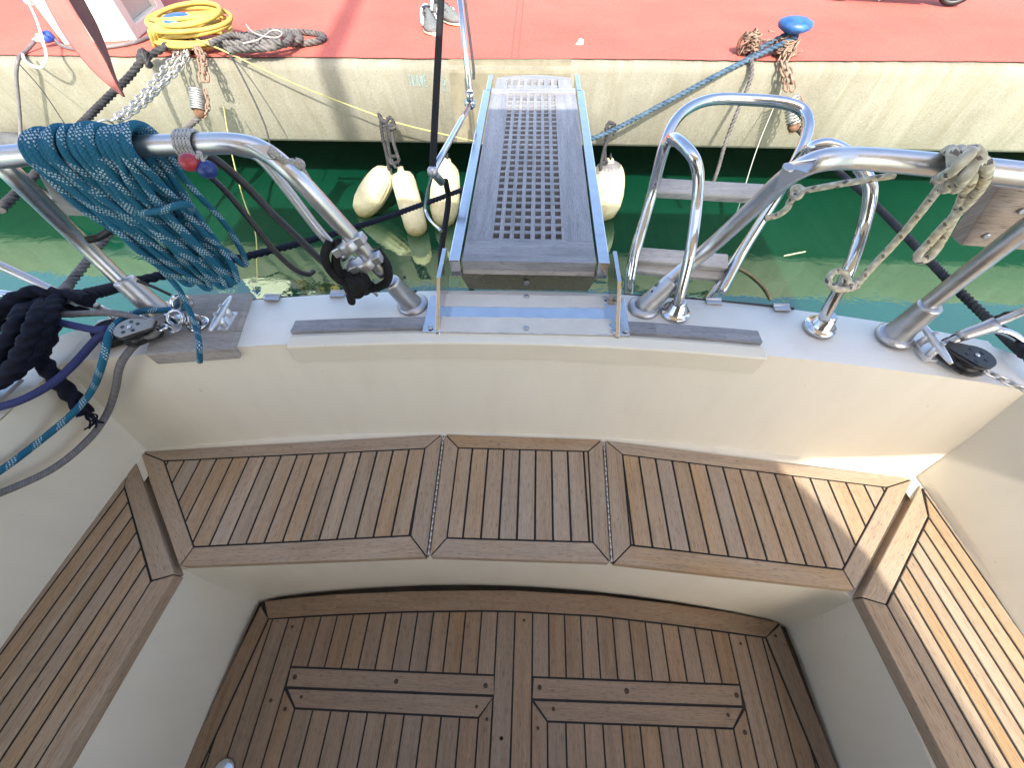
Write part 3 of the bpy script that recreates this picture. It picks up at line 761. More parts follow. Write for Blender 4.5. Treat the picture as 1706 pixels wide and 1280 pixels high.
s1 = base_socket(lb1, P(620, 438, .93)-lb1, lr, .095, .0245); s0 = base_socket(lb0, P(120, 388, .985)-lb0, lr, .10, .027)
for px_, py_ in ((666, 464), (684, 487)):
    mb = MB(); c = P(px_+8, py_-2, .86 if px_ < 670 else .82); mb.ball(c, .0042, seg=8); mb.build('socket_screw', 'black', s1)
# flat gusset and the parallel inner tube of the left rail
mb = MB(); g = [P(405, 238, RZ+.008), P(455, 240, RZ+.006), P(470, 258, RZ-.004), P(445, 262, RZ-.01)]; mb.prism([v-Vector((0, 0, .005)) for v in g][::-1], g[::-1]); mb.build('gusset', 'rail', lr, bevel=.002)
rail_part('inner_tube', [P(395, 250, RZ-.03), P(432, 262, RZ-.035), P(480, 318, 1.08), P(530, 383, 1.0), P(575, 432, .93)], .010, lr, 'cast')
# right
rb1, rb0 = P(1072, 513, DZ), P(1490, 560, DZ)
rr_ = rail_part('stern_rail', [P(1098, 482, .83), P(1185, 410, .94), P(1262, 340, 1.06), P(1322, 287, 1.15), P(1365, 268, RZ), P(1420, 264, RZ), P(1540, 273, RZ), P(1706, 291, RZ), P(1850, 310, RZ), P(2080, 350, RZ)], .0172, yacht)
rr_['label'] = "right stern rail of alloy tube tied with fleck rope"
rail_part('post', [P(1515, 532, .83), P(1660, 418, 1.02), P(1800, 312, RZ-.005)], .0172, rr_, sm=4)
s1 = base_socket(rb1, P(1185, 410, .94)-rb1, rr_, .095, .0245); base_socket(rb0, P(1660, 418, 1.02)-rb0, rr_, .10, .027)
for px_, py_, z in ((1087, 494, .83), (1070, 508, .80)):
    mb = MB(); mb.ball(P(px_, py_-8, z), .0042, seg=8); mb.build('socket_screw', 'black', s1)
mb = MB(); g = [P(1306, 271, RZ+.008), P(1362, 264, RZ+.012), P(1350, 282, RZ+.006), P(1290, 318, 1.11)]; mb.prism([v-Vector((0, 0, .005)) for v in g], g); gs = mb.build('gusset', 'rail', rr_, bevel=.002)
mb = MB(); mb.lathe([(.009, 0), (.009, .002), (.007, .003)], P(1313, 280, RZ+.007), (0, -.3, 1), 16); mb.build('bolt', 'cast', rr_)
# left rail clamps with hook bracket
def clamp(x, y, z, axis_px):
    c = P(x, y, z); a = (P(*axis_px)-c).normalized(); u, v = frame_of(a); mb = MB()
    mb.lathe([(.0215, -.011), (.024, -.009), (.024, .009), (.0215, .011)], c, a, 20)
    side = Vector((.8, .1, .35)); side = (side-a*side.dot(a)).normalized()
    mb.box(c+side*.028, side*.012, a*.010, a.cross(side)*.013); mb.box(c-side*.028, side*.012, a*.010, a.cross(side)*.013)
    return mb.build('clamp', 'cast', lr, bevel=.003)
clamp(582, 408, .985, (620, 452, .92)); clamp(610, 437, .94, (640, 470, .88))
tb('hook', 'cast', [P(578, 425, .93), P(560, 436, .92), P(560, 446, .915), P(580, 462, .90), P(574, 452, .90), P(590, 428, .92)], .006, lr, 10)
# boards on the rails: outboard-bracket board on the right, small board under the left rail
mb = MB()
fb_ = [P(1600, 409, .99), P(1800, 424, .99), P(1820, 318, 1.12), P(1664, 311, 1.12)]
nrm = (fb_[1]-fb_[0]).cross(fb_[3]-fb_[0]).normalized()
if nrm.y > 0: nrm = -nrm
off = P(1582, 394, .975)-fb_[0]
mb.prism([p+off for p in fb_], fb_, 0, (fb_[1]-fb_[0])); brd = mb.build('rail_board', 'boardteak', rr_, bevel=.003)
for x, y in ((1640, 386), (1692, 402), (1696, 339)):
    c = P(x, y, 1.02 if y > 370 else 1.08)
    s_ = (c-fb_[0]).dot(nrm); c = c-nrm*s_; mb = MB(); mb.lathe([(.006, 0), (.006, .003), (.004, .004)], c, nrm, 12); mb.build('bolt', 'cast', brd)
mb = MB(); g = [P(62, 280, 1.12), P(150, 268, 1.12), P(215, 350, 1.0), P(98, 346, 1.0)]; nn = (g[1]-g[0]).cross(g[3]-g[0]).normalized(); mb.prism([p-nn*.018 for p in g][::-1], g[::-1], 0, (1, 0, 0)); mb.build('rail_board', 'oldpaint', lr, bevel=.002)
for x, y in ((86, 335), (95, 322)): mb = MB(); mb.ball(P(x, y, 1.04), .006, seg=10); mb.build('bolt', 'steel', lr)

# -- boarding ladder: hoop, two handrails, steps
lad = tb('boarding_ladder', 'steel', [P(1046, 505, .70), P(1052, 440, .80), P(1085, 330, .93), P(1112, 225, 1.03), P(1140, 185, 1.06), P(1185, 166, 1.07), P(1250, 166, 1.07), P(1310, 172, 1.07), P(1338, 185, 1.06), P(1346, 215, 1.04), P(1325, 270, .99), P(1270, 365, .88), P(1215, 450, .79), P(1175, 510, .70)], .0135, yacht, 16, 8)
lad['label'] = "stowed boarding ladder hoop with wooden treads"
def handrail(pts, base):
    h = tb('handrail', 'steel', pts, .0125, lad, 16, 8); mb = MB()
    mb.lathe([(.036, -.002), (.036, .006), (.034, .009), (.026, .011), (.026, .016), (.023, .019), (.019, .034), (.0165, .036), (.0165, .041), (.0125, .045)], base, (0, 0, 1), 28)
    mb.build('base_flange', 'steel', h)
hb1, hb2 = P(1124, 522, DZ), P(1364, 546, DZ)
handrail([hb1+Vector((0, 0, .03)), P(1131, 500, .83), P(1150, 420, .93), P(1161, 340, 1.0), P(1163, 290, 1.05), P(1155, 262, 1.08), P(1132, 236, 1.09), P(1118, 231, 1.08), P(1108, 245, 1.06), P(1088, 320, .95), P(1060, 420, .83), P(1050, 470, .76)], hb1)
handrail([hb2+Vector((0, 0, .03)), P(1375, 525, .83), P(1410, 460, .93), P(1438, 380, 1.0), P(1450, 318, 1.06), P(1440, 290, 1.08), P(1410, 255, 1.10), P(1378, 241, 1.11), P(1352, 246, 1.10), P(1330, 268, 1.06), P(1300, 318, .98), P(1240, 415, .85), P(1200, 490, .76)], hb2)
def step(a, b, name='step'):
    d = (b-a); w_ = Vector((0, .017, .010)); mb = MB(); u = w_.cross(d).normalized()*.011
    mb.box((a+b)/2, d/2, w_, u*1.3, 0, (1, 0, 0), (.7, .2)); return mb.build(name, 'tread', lad, bevel=.005)
step(P(1090, 313, .955), P(1277, 324, .955)); step(P(1052, 425, .815), P(1210, 438, .815))
a, b = P(1045, 443, .78), P(1204, 457, .78)
step(a, b)
# -- left teak pad, padeyes, cleat
def pad(poly_px, z0=DZ-.01, th=.022):
    q = px(poly_px, DZ+th-.01); q = ccw(q); mb = MB(); mb.slab(q, DZ-.03, DZ+th-.012, 0, (1, .03, 0), (.5, .4)); return mb.build('backing_pad', 'oldteak', yacht, bevel=.003)
pad([(240, 590), (384, 580), (416, 486), (300, 490), (262, 520)])
def padeye(x, y, z=DZ+.01, ax=(1, 0, 0)):
    c = P(x, y, z); mb = MB(); mb.lathe([(.026, 0), (.026, .004), (.020, .007)], c, (0, 0, 1), 20)
    a = Vector(ax); pts = [c+Vector((0, 0, .004))+a*(math.cos(math.pi*i/8)*.014)+Vector((0, 0, math.sin(math.pi*i/8)*.024)) for i in range(9)]; mb.tube(pts, .0042, 8)
    return mb.build('padeye', 'steel', yacht)
padeye(292, 538, DZ+.012); padeye(331, 540, DZ+.012, (.5, .8, 0))
def cleat(a, b, z, name='cleat'):
    A, B = P(*a, z+.030), P(*b, z+.030); d = (B-A); mb = MB(); pth = [A, A.lerp(B, .12), A.lerp(B, .3), A.lerp(B, .5), A.lerp(B, .7), A.lerp(B, .88), B]
    mb.tube(smooth_path(pth, 3), lambda q: .0035+.0052*(1-abs(2*q-1)**1.6), 10)
    up = Vector((0, 0, 1)); sd = d.normalized().cross(up).normalized()
    mb.tube([A.lerp(B, .38), A.lerp(B, .34)-up*.03], .0085, 10); mb.tube([A.lerp(B, .62), A.lerp(B, .66)-up*.03], .0085, 10)
    mb.box(A.lerp(B, .5)-up*.030, d*.26, sd*.013, up*.004); c = mb.build(name, 'alu', yacht, bevel=None)
    for s_ in (.38, .62): mb = MB(); mb.lathe([(.0055, 0), (.0055, .0015), (.003, .0018)], A.lerp(B, s_)+up*.0112, (0, 0, 1), 12); mb.build('screw', 'cast', c)
    return c
cleat((350, 552), (385, 494), DZ+.012)
cleat((1585, 606), (1532, 535), DZ)
# chrome fairlead and chocks at the quarters
mb = MB(); c = P(20, 492, DZ+.04); mb.tube(smooth_path([c+Vector((-.09, -.02, -.03)), c+Vector((-.04, 0, .0)), c, c+Vector((.016, .004, -.012)), c+Vector((.012, 0, -.04))], 6), .011, 12); mb.build('fairlead', 'steel', yacht)
mb = MB(); c = P(155, 522, DZ+.01); mb.tube(smooth_path([c+Vector((-.07, 0, -.01)), c+Vector((-.03, .012, .012)), c+Vector((.02, .01, .014)), c+Vector((.06, -.01, -.01))], 6), .008, 10); mb.build('fairlead', 'steel', yacht)
mb = MB(); c = P(1655, 566, DZ+.01); mb.tube(smooth_path([c+Vector((-.05, .02, -.01)), c+Vector((-.02, .02, .014)), c+Vector((.03, .004, .014)), c+Vector((.08, -.03, -.01))], 6), .009, 10); mb.build('fairlead', 'steel', yacht)
# turnbuckle and stay on the left quarter, chainplate strap on the right
stay = tb('backstay', 'cast', [P(-260, 330, 1.10), P(0, 442, .92), P(130, 505, .835)], .010, yacht, 12, 4); stay['label'] = "left stay with open turnbuckle body"
mb = MB(); A, B = P(118, 497, .845), P(165, 512, .815); mb.tube([A, A.lerp(B, .2), A.lerp(B, .8), B], lambda q: .014-.006*q, 12); mb.tube([B, P(196, 522, .79)], .005, 8); mb.build('turnbuckle', 'cast', stay)
stay = tb('backstay', 'cast', [P(1990, 400, 1.10), P(1800, 475, .98), P(1680, 530, .875), P(1570, 575, .80)], .009, yacht, 12, 4); stay['label'] = "right stay with dark toggle"
mb = MB(); A, B = P(1660, 540, .86), P(1595, 562, .82); mb.tube([A, A.lerp(B, .2), A.lerp(B, .8), B], lambda q: .016-.004*q, 12); mb.build('turnbuckle', 'cast', stay)
# rusty catch plate on left coaming edge
mb = MB(); q = px([(-60, 700), (-60, 640), (34, 630), (-10, 672)], DZ+.004); mb.slab(q, DZ-.006, DZ+.003); mb.build('deck_plate', 'cast', yacht, bevel=.001)

# -- mast, then bimini and spray hood: unseen, added and cut to shape the cockpit shade
mb = MB(); mb.tube([(-.36, -4.0, .9), (-.36, -4.0, 14.5)], .078, 20); mb.build('mast', 'rail', yacht)
BZ = 2.3
mb = MB()
def canopy(poly, z, th=.012):
    mb.slab(poly, z, z+th)
canopy([(-2.0, -1.515), (1.08, -1.51), (1.26, -1.455), (1.4, -1.40), (1.52, -1.33), (2.2, -1.30), (2.2, .17), (-2.0, .17)], BZ)
mb.build('shading_bimini_top', 'canvas', yacht)
mb = MB()
rc = [(.92, -1.395), (.99, -1.47), (1.075, -1.58), (1.17, -1.75), (1.21, -1.95), (1.245, -2.15), (1.32, -2.8), (1.35, -3.4)]  # hood edge curved to outline the sun patch on the right bench
canopy([(-2.0, -1.375)][:1]+[(-2.0, -3.4)]+rc[::-1], BZ-.016)
mb.build('shading_hood', 'canvas', yacht)
mb = MB()
for x in (-1.95, 1.9):
    for y in (-1.3, .18): mb = MB(); mb.tube([(x, y, BZ), (x*.93, -.5, DZ)], .0125, 10); mb.build('shading_bimini_pole', 'steel', yacht)

# ================================================================== THE GANGWAY
GZ = .86
gw = empty('gangway', (0, .8, .78), "teak grating gangway with steel side channels reaching from the stern towards the quay", "gangway")
GY0, GY1, GX = .80, 2.03, -.012
def gx(s, y): return s*.172+.006-.0   # half width of the wood
XLg, XRg = P(766, 430, GZ).x, P(994, 430, GZ).x
XLg, XRg = -.168, .170
def yy(p_y): return P(880, p_y, GZ).y
Yn, Yb, Ye = yy(437), yy(401), yy(176)
Ym0, Ym1 = yy(152), yy(146)
Yend = yy(127)
mb = MB()
# border boards, end board
hx0, hx1 = P(817, 399, GZ).x-.006, P(940, 399, GZ).x+.006
yt = yy(156)
mb.slab([(XLg, Yb+.002), (hx0, Yb+.002), (hx0, yt), (XLg, yt)], GZ-.022, GZ, 0, (0, 1, 0), (.45, .4)); mb.slab([(hx1, Yb+.002), (XRg, Yb+.002), (XRg, yt), (hx1, yt)], GZ-.022, GZ, 0, (0, 1, 0), (.6, .4))
mb.slab([(XLg, Yn), (XRg, Yn), (XRg, Yb), (XLg, Yb)], GZ-.024, GZ+.001, 0, (1, 0, 0), (.4, .3))
mb.slab([(XLg, yt+.001), (XRg, yt+.001), (XRg, yt+.045), (XLg, yt+.045)], GZ-.022, GZ+.004, 0, (1, 0, 0), (.9, .1))
# seven columns of square holes
ncol, nrow = 7, 27; bw = (hx1-hx0)/(ncol+ncol*.0+ (ncol+1)*.72); cw = bw; br = bw*.72
cellx = (hx1-hx0-br)/ncol; celly = (yt-Yb)/nrow
for i in range(ncol+1):
    x = hx0+i*cellx; mb.slab([(x, Yb+.002), (x+br, Yb+.002), (x+br, yt), (x, yt)], GZ-.022, GZ-.0006, 0, (0, 1, 0), tnt())
for j in range(nrow+1):
    y = Yb+j*celly; y1 = min(y+celly*.36, yt)
    if y1 > y+.001: mb.slab([(hx0, y), (hx1, y), (hx1, y1), (hx0, y1)], GZ-.0225, GZ-.0030, 0, (1, 0, 0), tnt())
mb.build('grating', 'gangteak', gw)
# hinged outer end beyond the cross bar
mb = MB(); y0 = yt+.048; ye = Yend+.02; arcn = [(XLg+.012+(XRg-XLg-.024)*i/12, ye-.03+.03*math.sin(math.pi*i/12)) for i in range(13)]
mb.slab([(XRg-.012, y0+.11), (XLg+.012, y0+.11)]+arcn, GZ-.024, GZ-.001, 0, (1, 0, 0), (.95, .05))
for i in range(ncol): 
    x = hx0+(i+.5)*cellx; mb.slab([(x-.001, y0), (x+br, y0), (x+br, y0+.11), (x-.001, y0+.11)], GZ-.022, GZ-.002, 0, (0, 1, 0), tnt())
mb.slab([(XLg+.01, y0), (hx0, y0), (hx0, y0+.11), (XLg+.01, y0+.11)], GZ-.022, GZ-.002, 0, (0, 1, 0), tnt()); mb.slab([(hx1+.004, y0), (XRg-.01, y0), (XRg-.01, y0+.11), (hx1+.004, y0+.11)], GZ-.022, GZ-.002, 0, (0, 1, 0), tnt())
mb.slab([(hx0+.001, y0+.03), (hx1, y0+.03), (hx1, y0+.06), (hx0+.001, y0+.06)], GZ-.0225, GZ-.006, 0, (1, 0, 0), tnt())
mb.build('end_grating', 'gangteak', gw)
mb = MB(); mb.slab([(XLg+.006, y0-.002), (XRg-.006, y0-.002), (XRg-.006, y0+.10), (XLg+.006, y0+.10)], GZ-.034, GZ-.028); mb.build('support_tray', 'gangteak', gw)
# side channels
for s, x in ((-1, XLg), (1, XRg)):
    mb = MB(); xo = x+s*.033
    mb.box(((x+xo)/2+s*.003, (Yn+yt)/2+.01, GZ-.020), (.0145, 0, 0), (0, (yt-Yn)/2+.015, 0), (0, 0, .026))
    mb.box(((x+xo)/2-s*.002, yt+.10, GZ-.016), (.010, 0, 0), (0, .085, 0), (0, 0, .022))
    mb.build('side_channel', 'steel', gw, bevel=.003)
# apron and tie rod under the inner end
mb = MB(); mb.box(((XLg+XRg)/2, Yn+.004, GZ-.030), ((XRg-XLg)/2, 0, 0), (0, .010, 0), (0, 0, .006), 0, (1, 0, 0), (.3, .3)); mb.build('end_cleat', 'oldteak', gw, bevel=.001)
mb = MB(); a = [(XLg-.02, Yn+.014, GZ-.036), (XRg+.02, Yn+.014, GZ-.036), (XRg-.0, Yn+.035, GZ-.125), (XLg+.0, Yn+.035, GZ-.125)]
mb.prism([Vector(p)+Vector((0, .004, 0)) for p in a], a); mb.build('apron', 'apron', gw, bevel=.001)
mb = MB(); mb.lathe([(.008, 0), (.008, .004), (.006, .006)], P(877, 466, GZ-.085)+Vector((0, -.012, 0)), (0, -1, .2), 14); mb.build('apron_screw', 'cast', gw)
# hinge cheeks
for s, pts in ((-1, [(731, 420, .85), (737, 421, .85), (733, 470, .81), (726, 540, .785), (718, 540, .785), (722, 470, .82)]), (1, [(1020, 423, .85), (1026, 423, .85), (1034, 470, .82), (1032, 551, .785), (1024, 551, .785), (1020, 470, .82)])):
    xk = (XLg-.048) if s < 0 else (XRg+.048)
    q = [(xk, Yn+.035, GZ+.012), (xk, Yn-.075, GZ+.010), (xk, Yn-.180, DZ+.010), (xk, Yn-.185, DZ+.002), (xk, Yn-.02, DZ+.002), (xk, Yn+.035, GZ-.055)]
    mb = MB(); mb.prism([Vector(p)+Vector((-.005, 0, 0)) for p in q], [Vector(p)+Vector((.005, 0, 0)) for p in q]); mb.build('hinge_cheek', 'steel', gw, bevel=.001)
# mounting plate with worn cream paint and bright centre band
bp = px([(703, 552), (716, 492), (1041, 496), (1050, 558)], DZ+.014)
mb = MB(); mb.slab(bp, DZ+.004, DZ+.013); mp_ = mb.build('mounting_plate', 'steel', gw, bevel=.001)
def edge_noise(a, b, n, amp, rnd):
    return [tuple(Vector(a).lerp(Vector(b), i/n)+Vector((0, rnd.uniform(-amp, amp)))) for i in range(n+1)]
rnd = random.Random(5); mb = MB()
def painted(pp):
    q = px(pp, DZ+.015); e0 = edge_noise(q[0], q[1], 24, .0012, rnd); e1 = [(p[0]+rnd.uniform(-.007, .007), p[1]) for p in edge_noise(q[1], q[2], 5, .003, rnd)]; e2 = edge_noise(q[2], q[3], 24, .0010, rnd); e3 = [(p[0]+rnd.uniform(-.005, .005), p[1]) for p in edge_noise(q[3], q[0], 5, .003, rnd)]
    mb.slab(e0[:-1]+e1[:-1]+e2[:-1]+e3[:-1], DZ+.0131, DZ+.0137)
painted([(732, 510), (1008, 512), (1006, 493), (735, 489)]); painted([(728, 552), (1022, 556), (1016, 531), (733, 527)])
mb.build('worn_paint', 'plate', mp_)
for x, y in ((877, 494), (877, 547), (717, 546), (1042, 551), (1008, 497), (735, 493), (1022, 553)):
    mb = MB(); mb.lathe([(.0065, 0), (.0065, .002), (.004, .0032)], P(x, y, DZ+.015), (0, 0, 1), 14); mb.build('plate_screw', 'cast', mp_)
# lifting arms on the left side of the gangway
j1 = P(783, 172, .90); j2 = P(721, 286, .93)
arm = tb('lifting_arm', 'steel', [j2, P(780, 178, .91)], .0095, gw, 12, 4)
mb = MB(); mb.ball(j1, .020, (1, .8, 1), 14); mb.lathe([(.012, -.018), (.012, .018)], j1, (1, 0, 0), 14); mb.build('pivot', 'steel', gw)
mb = MB(); mb.ball(j2, .016, (1, 1, 1), 14); mb.tube([j2, P(735, 303, .87)], .012, 10); mb.build('block_pivot', 'cast', gw)
mb = MB(); mb.tube([j1+Vector((0, 0, .0)), P(783, 152, .94)], .013, 12); mb.tube([P(783, 152, .94), Q(766, -2, 1.93), Q(748, -160, 2.25)], .0105, 12); mb.build('stanchion', 'steel', gw)
tb('lower_arm', 'steel', [j2, P(708, 345, .80), P(715, 365, .78), P(735, 385, .80)], .005, gw, 10, 6)

# ================================================================== ROPES ON BOARD
tag(tb('topping_lift', 'rblack', [j2+Vector((0, 0, .005)), Q(727, 150, 1.28), Q(735, -5, 1.5), Q(742, -150, 1.9)], .0100, None, 12, 12), "thick black braided line rising beside the gangway from its lower pivot", "rope")
tag(tb('guard_line', 'rdark', [P(789, 130, .93), Q(788, 105, 2.0), Q(774, -5, 2.12), Q(758, -130, 2.5)], .0055, None, 10, 8), "thin dark line with steel terminal beside the chrome gangway stanchion", "rope")
tag(tb('hanging_tail', 'rblack', [P(742, 300, .86), P(747, 330, .80), P(742, 372, .78), P(736, 410, .79), P(734, 470, .79)], .009, None, 10, 10), "black rope tail falling along the left side of the gangway", "rope")

# -- the blue rope coil over the left rail
def rail_pt(xp):                                       # centre of the left rail under a pixel column
    xs_ = [(0, 262), (180, 247), (330, 240)]
    for (a, ya), (b, yb) in zip(xs_, xs_[1:]):
        if a <= xp <= b: return P(xp, ya+(yb-ya)*(xp-a)/(b-a), RZ)
    return P(xp, 262, RZ)
mb = MB(); rnd = random.Random(11); rr0 = .0064
def hang(xt, yb_, zb, xb, dpt, lat=0.008, wob=.006):
    """one loop: over the rail and down to a bottom bight"""
    c = rail_pt(xt); R0 = .0172+rr0+rnd.uniform(0, .012)
    b = P(xb, yb_, zb); b.y = c.y-.012+dpt
    pts = []
    w1 = Vector((rnd.uniform(-wob, wob), rnd.uniform(-wob, wob), 0)); w2 = Vector((rnd.uniform(-wob, wob), rnd.uniform(-wob, wob), 0))
    f = Vector((c.x, c.y-R0, c.z)); k = Vector((c.x+.004, c.y+R0, c.z))
    pts += [f, c+Vector((0, -R0*.7, R0*.7)), c+Vector((.002, 0, R0)), c+Vector((.003, R0*.7, R0*.7)), k]
    pts += [k.lerp(b, .3)+w1+Vector((-.006, .010, 0)), k.lerp(b, .65)+w2+Vector((0, .012, 0)), b+Vector((lat, .008, .03)), b+Vector((lat*.6, 0, .005)), b, b+Vector((-lat*.6, -.004, .006)), b+Vector((-lat, -.006, .03))]
    pts += [f.lerp(b, .65)+w1+Vector((0, -.012, 0)), f.lerp(b, .3)+w2+Vector((-.006, -.008, 0))]
    mb.tube(smooth_path(pts, 5, True), rr0, 10, closed=True)
tops = [76, 82, 88, 94, 104, 113, 122, 131, 140, 150, 160, 172, 183, 194, 205, 215, 225, 234, 242]
bots = [(268, 395, .98), (300, 430, .93), (326, 462, .89), (338, 474, .885), (345, 486, .87), (335, 488, .875), (352, 492, .868), (330, 480, .88), (300, 420, .95), (360, 494, .866), (366, 488, .872), (345, 470, .89), (372, 492, .868), (312, 372, 1.0), (380, 486, .874), (304, 360, 1.02), (388, 478, .882), (318, 350, 1.03), (392, 466, .892)]
for i, xt in enumerate(tops): hang(xt, bots[i][1], bots[i][2], bots[i][0], .02+rnd.uniform(-.025, .03))
for i in range(6): hang(rnd.uniform(75, 225), rnd.uniform(450, 492), .885, rnd.uniform(325, 380), rnd.uniform(0, .05))
for i in range(4): hang(rnd.uniform(70, 180), rnd.uniform(372, 415), .97, rnd.uniform(265, 315), rnd.uniform(-.01, .03))
cw = P(250, 330, 1.07)
mb.tube(smooth_path([P(150, 320, 1.09), P(205, 352, 1.07), P(262, 352, 1.08), P(308, 340, 1.09), P(318, 352, 1.06), P(300, 368, 1.03), P(250, 372, 1.02)], 8), rr0, 10)
mb.tube(smooth_path([P(170, 300, 1.12), P(205, 375, 1.02), P(255, 435, .95), P(295, 478, .89), P(312, 510, .85), P(326, 545, .815), Q(332, 575, .525), Q(333, 603, .515)], 8), rr0*.95, 10)
tag(mb.build('rope_coil', 'rblue'), "large hank of blue rope with white flecks hung over the left stern rail", "rope")
# sheets led through the left blocks
tag(tb('sheet', 'rblue', [P(312, 512, .83), P(285, 516, .82), P(230, 520, .82), P(200, 535, .83), P(183, 555, .835), P(172, 600, .81), S(152, 652, -1.045), S(120, 690, -1.07), S(60, 740, -1.12), S(0, 785, -1.13), S(-80, 835, -1.14), S(-220, 910, -1.15)], .0075, None, 12, 10), "blue sheet with white flecks led round the left block and down the coaming", "rope")
tag(tb('sheet', 'rgrey', [P(-160, 520, .86), P(0, 526, .845), P(110, 524, .84), P(190, 522, .838), P(235, 533, .832), P(262, 552, .82), P(225, 575, .80), Q(202, 605, .51), Q(192, 650, .485), Q(178, 690, .45), S(150, 730, -1.09), S(90, 780, -1.11), S(0, 822, -1.13), S(-120, 865, -1.14)], .0078, None, 12, 10), "grey sheet doubled round the left block and trailing down the cream coaming", "rope")
tag(tb('sheet', 'rpurple', [P(-160, 470, .87), P(0, 510, .845), P(90, 535, .84), P(160, 550, .835), P(176, 549, .832), P(158, 568, .81), P(120, 610, .79), P(85, 640, .785), P(40, 665, .785), P(0, 678, .785), P(-120, 705, .785)], .0085, None, 12, 10), "purple sheet bent round the left double block", "rope")
# blocks
def block(a, b, z, name, label, wdt=.034, mats=('bronze', 'black')):
    A, B = P(*a, z), P(*b, z); d = (B-A); L = d.length; d.normalize(); up = Vector((0, 0, 1)); sd = up.cross(d).normalized()
    root = empty(name, tuple((A+B)/2), label, 'pulley block')
    def outline(hw, taper=.42, n=10):
        q = []
        for i in range(n+1): an = math.pi/2+math.pi*i/n; q.append((hw+math.cos(an)*hw, math.sin(an)*hw))
        q += [(L*.78, -hw*.62), (L, -hw*taper), (L, hw*taper), (L*.78, hw*.62)]; return q
    def pl_(hw, z0, z1, nm, mt, bev=.0015):
        mb = MB(); q = outline(hw); lo = [A+d*x+sd*y+up*z0 for x, y in q]; hi = [A+d*x+sd*y+up*z1 for x, y in q]
        if (hi[1]-hi[0]).cross(hi[2]-hi[1]).z < 0: lo, hi = lo[::-1], hi[::-1]
        mb.prism(lo, hi); return mb.build(nm, mt, root, bevel=bev)
    top_ = pl_(wdt*.86, .012, .015, 'cheek', mats[0]); pl_(wdt, .006, .012, 'shell', mats[1], .002); pl_(wdt, -.020, -.014, 'shell', mats[1], .002)
    mb = MB(); mb.lathe([(wdt*.95, -.014), (wdt*.7, -.008), (wdt*.7, -.002), (wdt*.95, .006)], A+d*wdt, up, 24); mb.build('sheave', 'black', root)
    mb = MB(); c = A+d*wdt
    for i in range(5): an = 2*math.pi*i/5+.4; mb.lathe([(.0042, .0), (.0042, .0008)], c+up*.0152+d*(math.cos(an)*wdt*.5)+sd*(math.sin(an)*wdt*.5), up, 10)
    mb.build('hole', 'black', top_)
    mb = MB(); mb.lathe([(.005, 0), (.005, .002), (.002, .003)], c+up*.015, up, 12); mb.build('rivet', 'steel', top_)
    return root, A, B
blk, A, B = block((198, 556), (264, 546), .825, 'pulley_block', "bronze cheeked double block shackled to the teak pad by the left rail")
mb = MB(); mb.tube(smooth_path([B+Vector((-.006, 0, 0)), B+Vector((.012, .008, .0)), B+Vector((.022, 0, .002)), B+Vector((.012, -.008, 0))], 4, True), .0035, 8, closed=True); mb.lathe([(.014, 0), (.014, .003)], B+Vector((.034, .005, -.008)), (0, 0, 1), 16)
c_ = P(292, 530, .82); ring = [c_+Vector((math.cos(2*math.pi*i/14)*.019, math.sin(2*math.pi*i/14)*.016, math.sin(2*math.pi*i/14)*.010)) for i in range(14)]; mb.tube(ring, .0042, 8, closed=True); mb.build('shackle', 'steel', blk)
blk, A, B = block((160, 556), (222, 550), .79, 'pulley_block', "black lower block half hidden beneath the bronze cheeked block on the left quarter", .036, ('black', 'black'))
blk, A, B = block((1650, 612), (1570, 580), .80, 'pulley_block', "black ratchet block lying by the cleat on the right quarter", .036, ('black', 'black'))
mb = MB(); mb.lathe([(.036, 0), (.034, .012), (.02, .02)], P(1612, 606, .775), (0, 0, 1), 24); mb.build('ratchet_base', 'bronze', blk)
mb = MB(); c_ = P(300, 515, .84); mb.box(c_, (.018, .004, .01), (-.004, .016, .0), (-.006, 0, .022)); mb.build('snap_shackle_body', 'steel', blk) if False else None
sh = empty('upright_block', tuple(P(305, 512, .80)), "small chrome upright block on the teak pad under the blue rope hank", "pulley block")
mb = MB(); mb.lathe([(.020, -.010), (.022, -.007), (.022, -.004), (.014, -.002), (.014, .002), (.022, .004), (.022, .007), (.020, .010)], P(303, 505, .835), (.8, -.6, .1), 22); mb.build('sheave', 'steel', sh)
mb = MB(); c_ = P(318, 535, .80); mb.tube(smooth_path([P(308, 515, .825), c_+Vector((-.008, .01, .006)), c_+Vector((.01, 0, 0)), c_+Vector((-.004, -.012, .004))], 5), .0042, 8); mb.build('shackle', 'steel', sh)
tag((lambda: (lambda mb: (mb.chain([P(1640, 618, .79), P(1670, 632, .785), P(1720, 655, .78)], .026, .0024), mb.build('fine_chain', 'chainm'))[1])(MB()))(), "fine steel chain trailing from the right ratchet block over the deck edge", "chain")
tag(lay_rope('mooring_tail', 'rdark', [P(1570, 573, .80), P(1600, 560, .815), P(1640, 548, .82), P(1665, 530, .84), P(1690, 522, .86)], .008), "short dark lashing lying along the right stay toggle", "rope")

